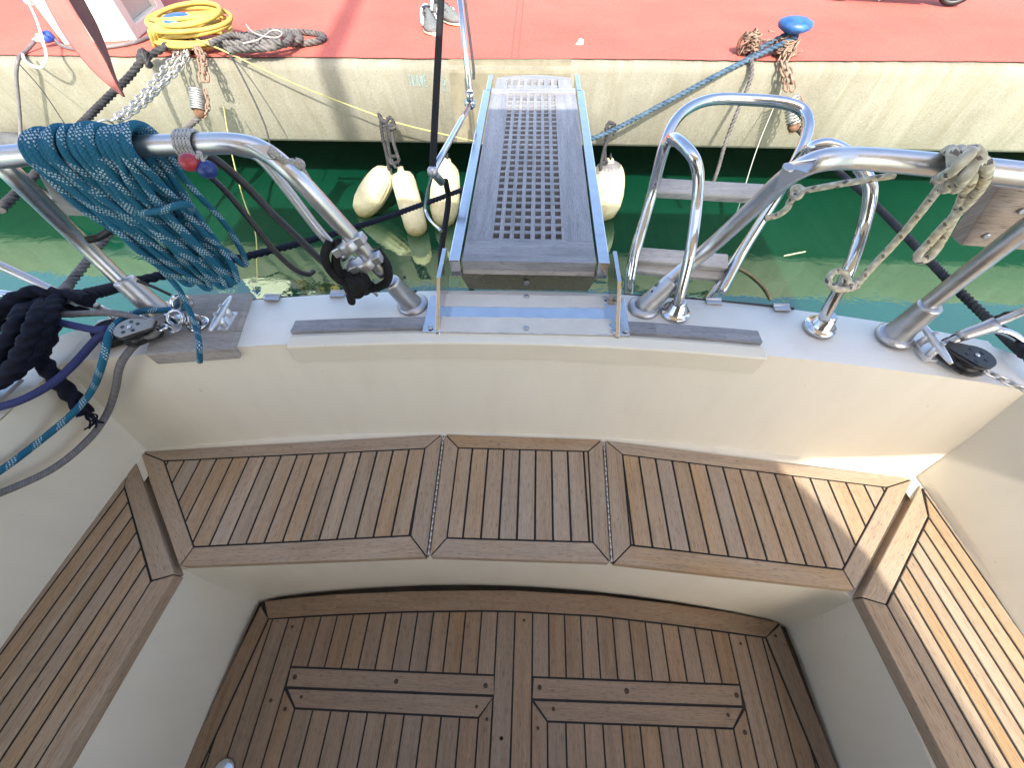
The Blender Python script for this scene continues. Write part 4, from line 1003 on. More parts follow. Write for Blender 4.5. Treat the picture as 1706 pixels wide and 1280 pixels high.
# navy dock line: coil on the left quarter and its run to the quay
def braid3(mb, path, r):
    p = smooth_path(path, 10); L = sum((p[i+1]-p[i]).length for i in range(len(p)-1)); n = max(10, min(900, int(L/(r*.4)))); p = resample(p, n)
    mb.tube(p, r, 12, lobes=3, lay=2*math.pi/(r*6), depth=.16)
mb = MB()
braid3(mb, [P(150, 500, .84), P(105, 492, .85), P(60, 488, .865), P(25, 500, .87), P(-20, 530, .86), P(-60, 570, .84)], .0165)
braid3(mb, [P(140, 512, .815), P(100, 508, .82), P(60, 508, .83), P(10, 530, .83), P(-40, 560, .82)], .0165)
for k in range(4):
    jx, jy = rnd.uniform(-7, 7), rnd.uniform(-8, 8)
    braid3(mb, [P(95-17*k, 500+3*k, .855-.008*k), P(84-19*k+jx, 530, .865+.012*(k % 2)), P(66-22*k+jx, 575+jy, .845+.010*(k % 2)), P(28-24*k-jx, 622+4*k+jy, .825), P(-60-24*k, 668, .80)], .0152)
braid3(mb, [P(62, 508, .85), P(85, 520, .84), P(80, 560, .82), P(66, 590, .80), P(80, 615, .785), S(105, 645, -1.09), S(130, 672, -1.085), S(142, 690, -1.08)], .0165)
for i in range(8):
    c_ = S(142, 688, -1.08); mb.tube(smooth_path([c_, c_+Vector((rnd.uniform(-.012, .02), rnd.uniform(-.02, .004), -.02)), c_+Vector((rnd.uniform(-.02, .03), rnd.uniform(-.03, -.005), -.035))], 4), .0022, 5)
tag(mb.build('rope_heap', 'rnavy'), "thick navy dock line heaped on the left quarter with a frayed end", "rope")
mb = MB(); braid3(mb, [P(100, 497, .83), P(150, 490, .80), Q(225, 470, .95), Q(300, 452, 1.08), Q(400, 430, 1.3), Q(500, 405, 1.55), Q(620, 370, 1.95), Q(700, 342, 2.25), Q(760, 320, 2.5), Q(830, 292, 2.8), Q(860, 262, 3.05)], .0145)
tag(mb.build('mooring_line', 'rnavy'), "navy braided mooring line stretched over the water from left quarter to behind the gangway", "rope")
# black loops knotted through the left clamps
mb = MB()
for pts in ([P(550, 402, .99), P(541, 425, .97), P(550, 450, .93), P(572, 470, .90), P(595, 462, .89)], [P(628, 415, .96), P(646, 445, .92), P(644, 470, .88), P(615, 482, .86), P(590, 478, .87)],
            [P(575, 470, .89), P(600, 455, .90), P(612, 475, .87), P(590, 488, .86), P(575, 474, .88)], [P(582, 480, .86), P(585, 496, .83), P(586, 503, .815), P(582, 490, .83)], [P(570, 452, .91), P(588, 470, .89), P(608, 486, .86), P(620, 470, .87)], [P(556, 410, .97), P(565, 405, .985), P(560, 440, .94), P(585, 482, .87)]):
    mb.tube(smooth_path(pts, 8), .0095, 10)
kc = P(592, 474, .895)
for q_ in range(5): mb.tube(smooth_path([kc+Vector((math.cos(q_*1.3+j_*1.25)*.020, math.sin(q_+j_*1.25)*.016, math.sin(q_*2+j_*1.25)*.018)) for j_ in range(5)], 5, True), .0095, 10, closed=True)
tag(mb.build('rope_knot', 'rblack'), "black rope knotted round the clamps on the left stern rail", "rope")
tag(tb('hose', 'rubber', [P(322, 258, 1.12), P(352, 262, 1.12), P(400, 300, 1.07), P(450, 352, 1.0), P(500, 400, .94), P(540, 438, .89), P(575, 462, .86), P(612, 486, .80)], .0085, None, 12, 8), "upper black hose slung under the left stern rail down to the knot", "hose")
tag(tb('hose', 'rubber', [P(345, 290, 1.07), P(375, 318, 1.04), P(415, 365, .98), P(455, 415, .91), P(490, 448, .86), P(512, 457, .83), P(522, 452, .82)], .0068, None, 12, 8), "lower black hose curving loose under the left stern rail", "hose")
tag(tb('hose', 'rubber', [P(145, 400, .98), P(165, 395, .98), P(185, 382, .99), P(195, 370, 1.0)], .0075, None, 12, 8), "short black hose poking out beneath the blue rope hank", "hose")
tag(tb('shock_cord', 'rdark', [P(228, 468, .88), P(255, 478, .86), P(285, 492, .83)], .0035, None, 8, 6), "thin black cord between left rail post and upright block", "cord")
# cord wraps and the two toggle beads
mb = MB(); c_ = rail_pt(316)
for k in range(5):
    cc = P(305+k*6, 241, RZ); mb.tube([cc+Vector((.0015*math.sin(an), math.cos(an)*.0215, math.sin(an)*.0215)) for an in [2*math.pi*i/16 for i in range(16)]], .0032, 8, closed=True)
tag(mb.build('cord_lashing', 'rcord'), "speckled grey cord wrapped five times round the left stern rail", "cord")
tg = empty('toggle', tuple(P(330, 275, 1.13)), "red and blue bead toggle dangling beneath the grey cord lashing", "toggle")
for c_, nm, mt in ((P(316, 270, 1.178), 'red_bead', 'beadred'), (P(345, 282, 1.165), 'blue_bead', 'beadblue')):
    mb = MB(); mb.ball(c_, .0155, (1.05, 1, .9), 20); mb.build(nm, mt, tg)
mb = MB(); mb.tube(smooth_path([P(330, 252, 1.19), P(331, 260, 1.185), P(316, 270, 1.178)], 5), .003, 8); mb.tube(smooth_path([P(332, 252, 1.19), P(338, 266, 1.18), P(345, 282, 1.165)], 5), .003, 8); mb.build('cord', 'rcord', tg)
# pale lashing on the left rail leg
mb = MB()
mb.tube(smooth_path([P(448, 248, 1.18), P(462, 258, 1.17), P(480, 272, 1.15), P(488, 270, 1.15), P(494, 276, 1.14), P(478, 281, 1.14), P(462, 268, 1.15), P(452, 256, 1.17)], 6), .0065, 10)
mb.tube(smooth_path([P(492, 268, 1.15), P(502, 272, 1.145), P(500, 278, 1.14), P(486, 270, 1.15)], 6), .0065, 10)
mb.tube(smooth_path([P(500, 276, 1.14), P(520, 310, 1.10), P(545, 350, 1.05), P(578, 388, 1.0), P(592, 412, .97)], 6), .0055, 10)
mb.tube(smooth_path([P(606, 446, .91), P(615, 470, .87), P(622, 486, .82), P(628, 492, .80)], 6), .004, 8)
tag(mb.build('lashing', 'rpale'), "pale cord knotted near the bend of the left stern rail", "cord")
# cream fleck rope on the right rail
mb = MB(); rf = .0078
for k in range(3):
    cc = P(1578+k*16, 283, RZ); mb.tube(smooth_path([cc+Vector((.010*math.cos(an+.6)-.012*math.sin(an), math.cos(an)*.026, math.sin(an)*.027)) for an in [2*math.pi*i/12 for i in range(12)]], 3, True), rf, 10, closed=True)
mb.tube(smooth_path([P(1560, 300, 1.17), P(1585, 285, 1.20), P(1610, 262, 1.22), P(1622, 250, 1.22), P(1632, 262, 1.215), P(1612, 290, 1.20), P(1596, 310, 1.17)], 6), rf, 10)
mb.tube(smooth_path([P(1628, 262, 1.21), P(1644, 275, 1.20), P(1640, 300, 1.17), P(1620, 330, 1.12), P(1600, 350, 1.09), P(1572, 378, 1.05), P(1545, 408, 1.01), P(1528, 428, .99), P(1538, 434, .985), P(1556, 420, 1.0), P(1580, 380, 1.04), P(1600, 340, 1.10), P(1612, 305, 1.15), P(1606, 285, 1.19)], 6), rf, 10)
mb.tube(smooth_path([P(1572, 302, 1.15), P(1540, 345, 1.09), P(1495, 400, 1.02), P(1450, 448, .96), P(1428, 474, .93)], 6), rf*.9, 10)
mb.tube(smooth_path([P(1426, 470, .935), P(1412, 482, .93), P(1390, 480, .935), P(1380, 466, .945), P(1392, 452, .95), P(1408, 456, .95), P(1415, 474, .935), P(1430, 468, .93), P(1424, 480, .92), P(1404, 478, .925)], 6), rf*.85, 10)
tag(mb.build('fleck_rope', 'rwhite'), "cream rope with dark flecks hitched round the right rail and knotted on the ladder handrail", "rope")
mb = MB()
mb.tube(smooth_path([P(1490, 292, 1.14), P(1440, 300, 1.13), P(1380, 310, 1.11), P(1338, 318, 1.09), P(1322, 322, 1.08)], 6), rf*.75, 10)
mb.tube(smooth_path([P(1338, 318, 1.09), P(1326, 312, 1.09), P(1318, 322, 1.08), P(1330, 328, 1.08), P(1336, 318, 1.09), P(1316, 336, 1.06), P(1312, 346, 1.05), P(1296, 358, 1.03), P(1274, 364, 1.02)], 6), rf*.8, 10)
tag(mb.build('fleck_rope', 'rwhite'), "short cream fleck rope tied across from the right rail bend below the handrail", "rope")

# ================================================================== THE QUAY'S THINGS
def quay_pt(x, y): return P(x, y, QT+.003)
# bollards
def bollard(x, y, cap_x, cap_y, label, capz=.155):
    b = quay_pt(x, y); root = empty('bollard', tuple(b), label, 'bollard', 'blue capped iron bollards on the quay')
    mb = MB(); mb.lathe([(.060, 0), (.060, .008), (.040, .012), (.034, .03), (.033, .12), (.045, .135)], b, (0, 0, 1), 24); mb.build('post', 'rust', root)
    mb = MB(); mb.lathe([(.035, .105), (.060, .118), (.092, .135), (.098, .150), (.092, .166), (.060, .178), (.0, .182)], b, (0, 0, 1), 28); mb.build('cap', 'blue', root); return b
bR_ = bollard(1302, 92, 0, 0, "right-hand blue capped bollard standing clear with chains round its post")
bL_ = bollard(322, 82, 0, 0, "left-hand blue capped bollard buried in yellow hose and ropes")
# yellow hose coil on the left bollard
mb = MB(); rnd = random.Random(21)
for k in range(11):
    n = 20; a0 = rnd.uniform(0, 6.28); rx, ry = rnd.uniform(.20, .285), rnd.uniform(.12, .19); pts = []; dx, dy = rnd.uniform(-.03, .03), rnd.uniform(-.03, .03); tz = rnd.uniform(-.02, .02); zz = .05+.012*k
    for i in range(n):
        an = 2*math.pi*i/n; pts.append(bL_+Vector((.03+dx+rx*math.cos(an+a0*0), .05+dy+ry*math.sin(an), zz+.02*math.sin(an+a0)+tz)))
    mb.tube(smooth_path(pts, 3, True), .0125, 10, closed=True)
for k in range(4):
    pts = [bL_+Vector((-.20+.03*k, -.08, .03+.02*k)), bL_+Vector((-.12+.02*k, -.12, .13)), bL_+Vector((.02, -.03+.03*k, .16)), bL_+Vector((.12, .10, .15)), bL_+Vector((.24, .06+.02*k, .10))]
    mb.tube(smooth_path(pts, 6), .0125, 10)
tag(mb.build('hose_coil', 'yellow'), "thick coil of yellow water hose dropped over the left bollard", "hose")
# grey rope pile beside it
mb = MB(); rnd = random.Random(5)
def lay(mb, path, r, pitch=None, closed=False):
    p = smooth_path(path, 10); L = sum((p[i+1]-p[i]).length for i in range(len(p)-1)); p = resample(p, max(8, min(900, int(L/(r*.36))))); mb.tube(p, r, 12, lobes=3, lay=2*math.pi/(pitch or r*6.5), depth=.2)
z = QT+.003
def qp(l, dz): return [P(x, y, z+dz) for x, y in l]
lay(mb, qp([(385, 62), (430, 55), (480, 52), (520, 54), (540, 60), (530, 68), (500, 72), (460, 68), (420, 62)], .02), .017)
lay(mb, qp([(370, 78), (410, 82), (460, 76), (500, 66), (488, 55), (450, 52), (410, 62), (390, 72)], .045), .017)
lay(mb, qp([(362, 70), (400, 72), (440, 60), (470, 56), (485, 64), (455, 78), (410, 80), (380, 84)], .07), .017)
lay(mb, qp([(350, 72), (390, 58), (430, 70), (470, 70)], .09), .016)
tag(mb.build('rope_pile', 'rgreylay'), "loose pile of grey laid rope on the red quay right of the yellow hose", "rope")
tag(tb('white_cord', 'rpale', qp([(410, 40), (420, 52), (440, 60), (462, 62), (470, 54), (455, 50), (430, 66), (405, 72)], .11), .005, None, 8, 8), "thin white cord tangled on the grey rope pile", "cord")
# black mooring rope with knot
kn = Q(240, 98, 3.04)
mb = MB(); lay(mb, [bL_+Vector((.04, -.04, .07)), Q(300, 62, 3.25), Q(268, 82, 3.12), kn, Q(215, 128, 2.9), Q(170, 172, 2.6), Q(120, 224, 2.25), Q(60, 290, 1.9), Q(0, 350, 1.55)], .0175)
for i in range(5):
    a = rnd.uniform(0, 6); pts = [kn+Vector((math.cos(a+j)*.035, math.sin(a*2+j*1.3)*.03, math.sin(a+j*1.1)*.035)) for j in range(5)]; lay(mb, pts, .015)
tag(mb.build('mooring_line', 'rdark'), "black laid mooring line with a fist knot running from the left bollard", "rope")
# galvanised chain with hook
mb = MB(); rnd = random.Random(2)
mb.chain([bL_+Vector((-.02, -.05, .05)), Q(296, 88, 3.15), Q(275, 112, 3.0), Q(243, 152, 2.78), Q(212, 182, 2.55), Q(184, 202, 2.4)], .052, .0052)
mb.chain([bL_+Vector((-.02, -.05, .05)), Q(305, 92, 3.12), Q(285, 120, 2.98), Q(255, 158, 2.76), Q(222, 186, 2.55), Q(188, 204, 2.4)], .052, .0052, spin=1)
mb.chain([bL_+Vector((.0, -.06, .05)), Q(312, 92, 3.09), Q(300, 112, 3.0), Q(270, 140, 2.84), Q(236, 168, 2.66)], .052, .0052, spin=.7)
tag(mb.build('chain', 'chainm'), "silver galvanised chain led in strands from the left bollard towards the boat", "chain")
hk = [Q(188, 205, 2.4), Q(176, 200, 2.36), Q(164, 203, 2.33), Q(160, 212, 2.3), Q(150, 220, 2.28), Q(120, 232, 2.2)]
tag(tb('hook', 'chainm', hk+[Q(160, 226, 2.28), Q(178, 214, 2.33), Q(184, 208, 2.37)], .006, None, 8, 6), "steel pelican hook at the end of the silver chain", "hook")
# rusty chain with spring snubber, left
def spring(mb, a, b, r, wire, turns):
    d = b-a; u, v = frame_of(d); n = turns*12; mb.tube([a+d*(i/n)+u*(math.cos(2*math.pi*i/12)*r)+v*(math.sin(2*math.pi*i/12)*r) for i in range(n+1)], wire, 6)
def rusty(pts, spts, name, label):
    root = empty(name, tuple(pts[0]), label, 'chain', 'rusty chains with spring snubbers')
    mb = MB(); mb.chain(pts, .058, .0062); mb.chain([p+Vector((.034, -.010, .004)) for p in pts], .058, .0062, spin=1.1); mb.build('chain', 'rustchain', root)
    mb = MB(); spring(mb, spts[0], spts[1], .040, .0062, 9); mb.build('spring', 'chainm', root)
    mb = MB(); e = spts[1]; mb.chain([spts[0]+Vector((.052, 0, 0)), (spts[0]+spts[1])/2+Vector((.066, 0, 0)), e+Vector((.05, -.005, -.01)), e+Vector((-.01, -.01, -.045))], .042, .0055); mb.build('slack_chain', 'rustchain', root)
    mb = MB(); mb.ball(e+Vector((0, -.004, -.016)), .036, (1, 1, .8), 14); mb.build('end_shackle', 'rust', root)
    return root
rusty([bL_+Vector((.02, -.06, .06)), Q(331, 88, 3.10), Q(334, 105, 3.0), Q(336, 125, 2.96), Q(338, 145, 2.92)], (Q(328, 148, 2.92), Q(331, 183, 2.84)), 'snubber_chain', "rusty chain with coil spring hanging from the left bollard")
rusty([bR_+Vector((0, -.05, .08)), Q(1300, 105, 3.05), Q(1306, 125, 3.0), Q(1310, 145, 2.96), Q(1311, 160, 2.93)], (Q(1318, 160, 2.93), Q(1324, 206, 2.84)), 'snubber_chain', "rusty chain with coil spring hanging from the right bollard behind the ladder hoop")
# rusty chain heaps on the posts
def heap(c, name, label, spread, n=30, sd=1):
    mb = MB(); rn = random.Random(sd)
    for k in range(n):
        p = c+Vector((rn.gauss(0, spread[0]), rn.gauss(0, spread[1]), abs(rn.gauss(0, spread[2])))); t = Vector((rn.gauss(0, 1), rn.gauss(0, 1), rn.gauss(0, 1))).normalized(); u, v = frame_of(t); mb.link(p, t, u, .046, .0046, .55)
    for k in range(4):
        a = rn.uniform(0, 6); pts = [c+Vector((math.cos(a+j*1.2)*spread[0]*1.6, math.sin(a+j*1.2)*spread[1]*1.6, spread[2]*(.4+.3*j))) for j in range(6)]; mb.chain(pts, .044, .0046)
    return tag(mb.build(name, 'rustchain'), label, 'chain')
heap(quay_pt(1246, 95)+Vector((0, .03, .02)), 'chain_heap', "heap of rusty chain on the quay edge just left of the right bollard", (.03, .03, .05), 34, 3)
heap(bR_+Vector((-.01, -.02, .02)), 'chain_heap', "rusty chain wound round the post of the right bollard", (.035, .03, .035), 46, 4)
heap(bL_+Vector((.01, -.05, .01)), 'chain_heap', "rusty chain wound round the left bollard beneath the yellow hose", (.04, .03, .03), 40, 6)
mb = MB(); c_ = quay_pt(1243, 92)+Vector((-.02, .02, .03)); mb.tube([c_+Vector((math.cos(2*math.pi*i/18)*.045, math.sin(2*math.pi*i/18)*.014, math.sin(2*math.pi*i/18)*.05+.02)) for i in range(18)], .011, 8, closed=True)
tag(mb.build('iron_ring', 'rust'), "rusty iron ring standing in the chain heap beside the right bollard", "ring")
# ropes at the right bollard
mb = MB(); lay(mb, [bR_+Vector((.03, -.03, .10)), bR_+Vector((-.03, -.045, .08)), Q(1262, 92, 3.1), Q(1200, 122, 3.03), Q(1110, 170, 2.98), Q(1030, 212, 2.92), Q(985, 231, 2.9), Q(930, 240, 2.9)], .0135, .09)
lay(mb, [bR_+Vector((-.035, .0, .10)), Q(1270, 78, 3.2), Q(1248, 96, 3.12), Q(1215, 114, 3.05)], .0125, .09)
tag(mb.build('mooring_line', 'rsteelblue'), "faded blue laid line from the right bollard to the fenders behind the gangway", "rope")
mb = MB(); lay(mb, [quay_pt(1248, 98)+Vector((0, -.02, .02)), Q(1252, 104, 3.06), Q(1252, 125, 3.02), Q(1240, 160, 2.97), Q(1225, 195, 2.92), Q(1208, 240, 2.85), Q(1195, 285, 2.8), Q(1180, 325, 2.78)], .0115)
tag(mb.build('hanging_rope', 'rgreylay'), "grey laid rope hanging over the quay edge left of the right bollard", "rope")
tag(tb('thin_line', 'rpale', [Q(1318, 118, 3.04), Q(1295, 165, 2.98), Q(1262, 245, 2.85), Q(1235, 330, 2.7), Q(1215, 395, 2.6)], .0036, None, 6, 6), "thin pale line dropping from the right bollard into the water", "line")
mb = MB(); lay(mb, [Q(1330, 216, 2.82), Q(1342, 230, 2.75), Q(1362, 252, 2.55), Q(1400, 288, 2.2), Q(1462, 345, 1.75), Q(1535, 420, 1.33), Q(1600, 487, 1.06), Q(1650, 535, .92), P(1706, 585, .80), P(1760, 632, .79)], .0125, .05)
tag(mb.build('mooring_line', 'rdark'), "dark whipped mooring line running from the right spring down to the right quarter", "rope")
mb = MB(); lay(mb, [Q(332, 196, 2.82), Q(318, 208, 2.75), Q(302, 226, 2.6), Q(262, 290, 2.1), Q(190, 380, 1.55), Q(150, 430, 1.3), Q(112, 478, 1.08), P(70, 520, .84)], .0145)
tag(mb.build('mooring_line', 'rgreylay'), "grey laid mooring line from the left spring passing behind the blue hank to the quarter", "rope")
# thin lines of the left side
tag(tb('fender_line', 'ryel', [bL_+Vector((.05, -.04, .08)), Q(372, 84, 3.06), Q(500, 143, 3.0), Q(632, 194, 2.95), Q(660, 204, 2.94), Q(750, 226, 2.93), Q(800, 236, 2.92), Q(900, 240, 2.9)], .0050, None, 8, 8), "thin yellow line from the left bollard holding up the fenders", "line")
tag(tb('thin_line', 'rdark', [Q(362, 75, 3.2), Q(385, 95, 3.05), Q(410, 140, 2.95), Q(440, 205, 2.85), Q(450, 240, 2.8)], .0055, None, 6, 6), "thin dark line dropping over the quay edge right of the left bollard", "line")
tag(tb('thin_line', 'ryel', [Q(372, 175, 2.95), Q(385, 250, 2.7), Q(405, 330, 2.5), Q(425, 385, 2.4), Q(428, 440, 2.2), Q(430, 500, 2.0)], .0042, None, 6, 6), "yellowish line hanging into the water behind the left stern rail", "line")
tag(tb('thin_line', 'rdark', [Q(30, 104, 3.1), Q(70, 150, 2.95), Q(118, 222, 2.75)], .0032, None, 6, 6), "thin dark line slanting across the quay face at far left", "line")
# power pedestal
A, B, C_ = quay_pt(108, 75), quay_pt(229, 67), quay_pt(268, 22)
root = empty('power_pedestal', tuple((A+C_)/2), "cream shore-power pedestal with a hollow side recess at the left of the quay", "pedestal")
ax, ay = (B-A), Vector((0, 0, 0)); ax = B-A; ay = (C_-B); ay = ay-ax*ay.dot(ax)/ax.length_squared; up = Vector((0, 0, 1))
D = A+ay; H = .9
mb = MB(); t_ = .03; axn, ayn = ax.normalized(), ay.normalized(); wx, wy = ax.length, ay.length
def bx(x0, x1, y0, y1, z0, z1, mbb, mi=0):
    mbb.box(A+axn*((x0+x1)/2)+ayn*((y0+y1)/2)+up*((z0+z1)/2), axn*((x1-x0)/2), ayn*((y1-y0)/2), up*((z1-z0)/2), mi)
bx(0, wx-.06, 0, wy, 0, H, mb); bx(wx-.0598, wx, 0, wy*.16, 0, H, mb); bx(wx-.0598, wx, wy*.84, wy, 0, H, mb); bx(wx-.0598, wx, wy*.1602, wy*.8398, 0, .07, mb); bx(wx-.0598, wx, wy*.1602, wy*.8398, .42, H, mb)
mb.build('body', 'ped', root, bevel=.008)
mb = MB(); bx(wx-.0595, wx-.045, wy*.165, wy*.835, .072, .418, mb); mb.build('recess_panel', 'pedin', root)
mb = MB(); bx(.04, .05, -.012, -.001, .3, .42, mb); mb.lathe([(.03, 0), (.03, .06), (.024, .07)], A+axn*.10+up*.36, -ayn, 16); mb.build('socket', 'plug', root)
# plugs and cables
def plug(a, b, name, label, r=.030):
    d = b-a; root = empty(name, tuple(a), label, 'plug'); mb = MB(); L = d.length
    mb.lathe([(r*.7, 0), (r, .01), (r, L*.45), (r*.85, L*.48)], a, d, 16); mb.build('shell', 'plug', root)
    mb = MB(); mb.lathe([(r*.85, L*.48), (r*.95, L*.5), (r*.95, L*.7), (r*.6, L*.75), (r*.4, L)], a, d, 16); mb.build('grip', 'oldpaint', root)
plug(P(88, 58, QT+.06), P(56, 68, QT+.045), 'power_plug', "blue and grey shore-power plug lying by the pedestal foot")
plug(P(38, -6, QT+.16), P(53, 6, QT+.15), 'power_plug', "blue power plug at the far upper left corner of the quay", .028)
tag(tb('power_cable', 'cable', [P(58, 68, QT+.045), Q(40, 88, 3.2), Q(30, 100, 3.06), Q(27, 125, 3.03), Q(31, 170, 3.02), Q(34, 215, 3.0), Q(33, 245, 2.95)], .0105, None, 10, 8), "grey power cable hanging over the quay edge at far left", "cable")
tag(tb('power_cable', 'white', [P(50, 8, QT+.14), P(62, 35, QT+.10), Q(72, 70, 3.15), Q(77, 95, 3.02), Q(68, 112, 3.0), Q(52, 108, 3.0), Q(40, 98, 3.05), Q(38, 90, 3.1)], .0075, None, 10, 8), "white cable looping down from the upper left plug", "cable")
tag(tb('power_cable', 'cable', [P(88, 60, QT+.05), P(100, 74, QT+.02), P(135, 82, QT+.015), P(180, 78, QT+.015), P(225, 70, QT+.015), P(262, 56, QT+.015), P(300, 45, QT+.02)], .0115, None, 10, 8), "dark grey cable snaking along the quay from plug to yellow hose", "cable")
# drooping flag
def flag():
    root = empty('flag', tuple(Q(205, 160, 1.6)), "faded red and maroon flag hanging limp in a point at upper left", "flag")
    L = [(-18, -150), (25, -80), (64, -10), (100, 55), (140, 105), (172, 135), (206, 161)]; Mi = [(40, -150), (72, -80), (103, -10), (140, 50), (172, 98), (190, 132), (207, 161)]; Rr = [(80, -150), (106, -80), (130, -10), (160, 45), (180, 92), (193, 130), (208, 161)]
    def sheet(a, b, ya, yb, mt, nm, n=6):
        mb = MB(); pa = smooth_path([Q(x, y, ya) for x, y in a], 4); pb = smooth_path([Q(x, y, yb) for x, y in b], 4); rows = []
        for i, (p, q) in enumerate(zip(pa, pb)):
            rows.append(mb.add([p.lerp(q, k/n)+Vector((0, .02*math.sin(k/n*math.pi*2.2+i*.12)*(1-i/len(pa)), 0)) for k in range(n+1)]))
        for i in range(len(rows)-1):
            for k in range(n): mb.face([rows[i][k], rows[i][k+1], rows[i+1][k+1], rows[i+1][k]], sm=True)
        o = mb.build(nm, mt, root); s_ = o.modifiers.new('thick', 'SOLIDIFY'); s_.thickness = .0015; return o
    sheet(L, Mi, 1.60, 1.56, 'flag', 'red_fold'); sheet(Mi, Rr, 1.56, 1.63, 'flagdark', 'maroon_fold')
    tb('staff', 'oldteak', [Q(-60, -200, 1.6), Q(120, -190, 1.6)], .012, root, 10, 4)
flag()
# fenders
def fender(a, b, r, label, kind='pear', mat='fender'):
    d = b-a; L = d.length; root = empty('fender', tuple(a), label, 'fender', 'white fenders floating off the quay'); mb = MB()
    if kind == 'cyl': prof = [(.022, -.03), (.024, 0), (r*.72, .012), (r*.92, .04), (r, .08), (r*1.02, L*.5), (r, L*.84), (r*.88, L*.93), (r*.5, L), (.02, L+.012)]
    else: prof = [(.020, -.025), (.03, 0), (r*.52, .018), (r*.70, .04), (r*.82, .075), (r*.91, L*.27), (r*.97, L*.38), (r, L*.55), (r*.93, L*.74), (r*.72, L*.9), (r*.35, L*.99), (.01, L)]
    mb.lathe(prof, a, d, 28 if kind == 'cyl' else 88, pleat=None if kind == 'cyl' else (17, L*.5)); mb.build('body', mat, root)
    dn = d.normalized(); mb = MB(); u, v = frame_of(dn); mb.tube([a-dn*.035+u*(math.cos(2*math.pi*i/14)*.018)+dn*(math.sin(2*math.pi*i/14)*.018) for i in range(14)], .007, 8, closed=True); mb.build('eye', 'rubber', root)
    if kind != 'cyl':
        mb = MB(); mb.lathe([(.034, -.002), (r*.50, .014), (r*.60, .024), (r*.62, .03)], a, d, 24); mb.build('collar', 'collar' if 'right' in label else 'fender', root)
    return a
f1 = fender(Q(646, 284, 2.93), P(599, 356, WZ-.0), .108, "squat white fender floating leftmost of the cluster left of the gangway")
f2 = fender(Q(668, 285, 2.86), P(697, 392, WZ-.02), .088, "tall cylindrical white fender in the middle of the cluster left of the gangway", 'cyl')
f3 = fender(Q(745, 270, 2.93), P(738, 378, WZ-.02), .115, "white fender partly hidden by the left side of the gangway")
f4 = fender(Q(1016, 270, 2.93), P(1004, 364, WZ-.0), .135, "grey collared white fender showing right of the gangway")
def fropes(l, name, label):
    mb = MB()
    for pts in l: lay(mb, pts, .0112, .06)
    tag(mb.build(name, 'rdark'), label, 'rope')
k0 = Q(634, 194, 2.95); k1 = Q(652, 203, 2.95)
fropes([[k0, Q(637, 225, 2.92), Q(645, 262, 2.88), Q(648, 284, 2.86)], [Q(640, 197, 2.95), Q(645, 232, 2.9), Q(651, 262, 2.86), Q(660, 280, 2.82)], [k1, Q(655, 235, 2.9), Q(662, 258, 2.85), Q(664, 268, 2.83), Q(652, 272, 2.84), Q(649, 262, 2.86), Q(660, 260, 2.84)], [k0, Q(630, 190, 2.96), Q(640, 203, 2.93), Q(650, 196, 2.95), Q(656, 206, 2.93), Q(645, 208, 2.93), Q(636, 196, 2.95)], [Q(650, 198, 2.96), Q(658, 212, 2.92), Q(648, 214, 2.92)]], 'fender_lanyard', "black doubled lanyard holding the two left fenders from the yellow line")
fropes([[Q(1022, 208, 2.93), Q(1012, 232, 2.9), Q(1005, 255, 2.88), Q(1000, 285, 2.82)], [Q(1016, 212, 2.93), Q(1008, 240, 2.9), Q(1008, 262, 2.88), Q(1012, 272, 2.87)], [Q(1026, 210, 2.94), Q(1016, 204, 2.95), Q(1010, 216, 2.92), Q(1022, 222, 2.91), Q(1026, 212, 2.93)]], 'fender_lanyard', "black lanyard tied to the faded blue line above the right fender")
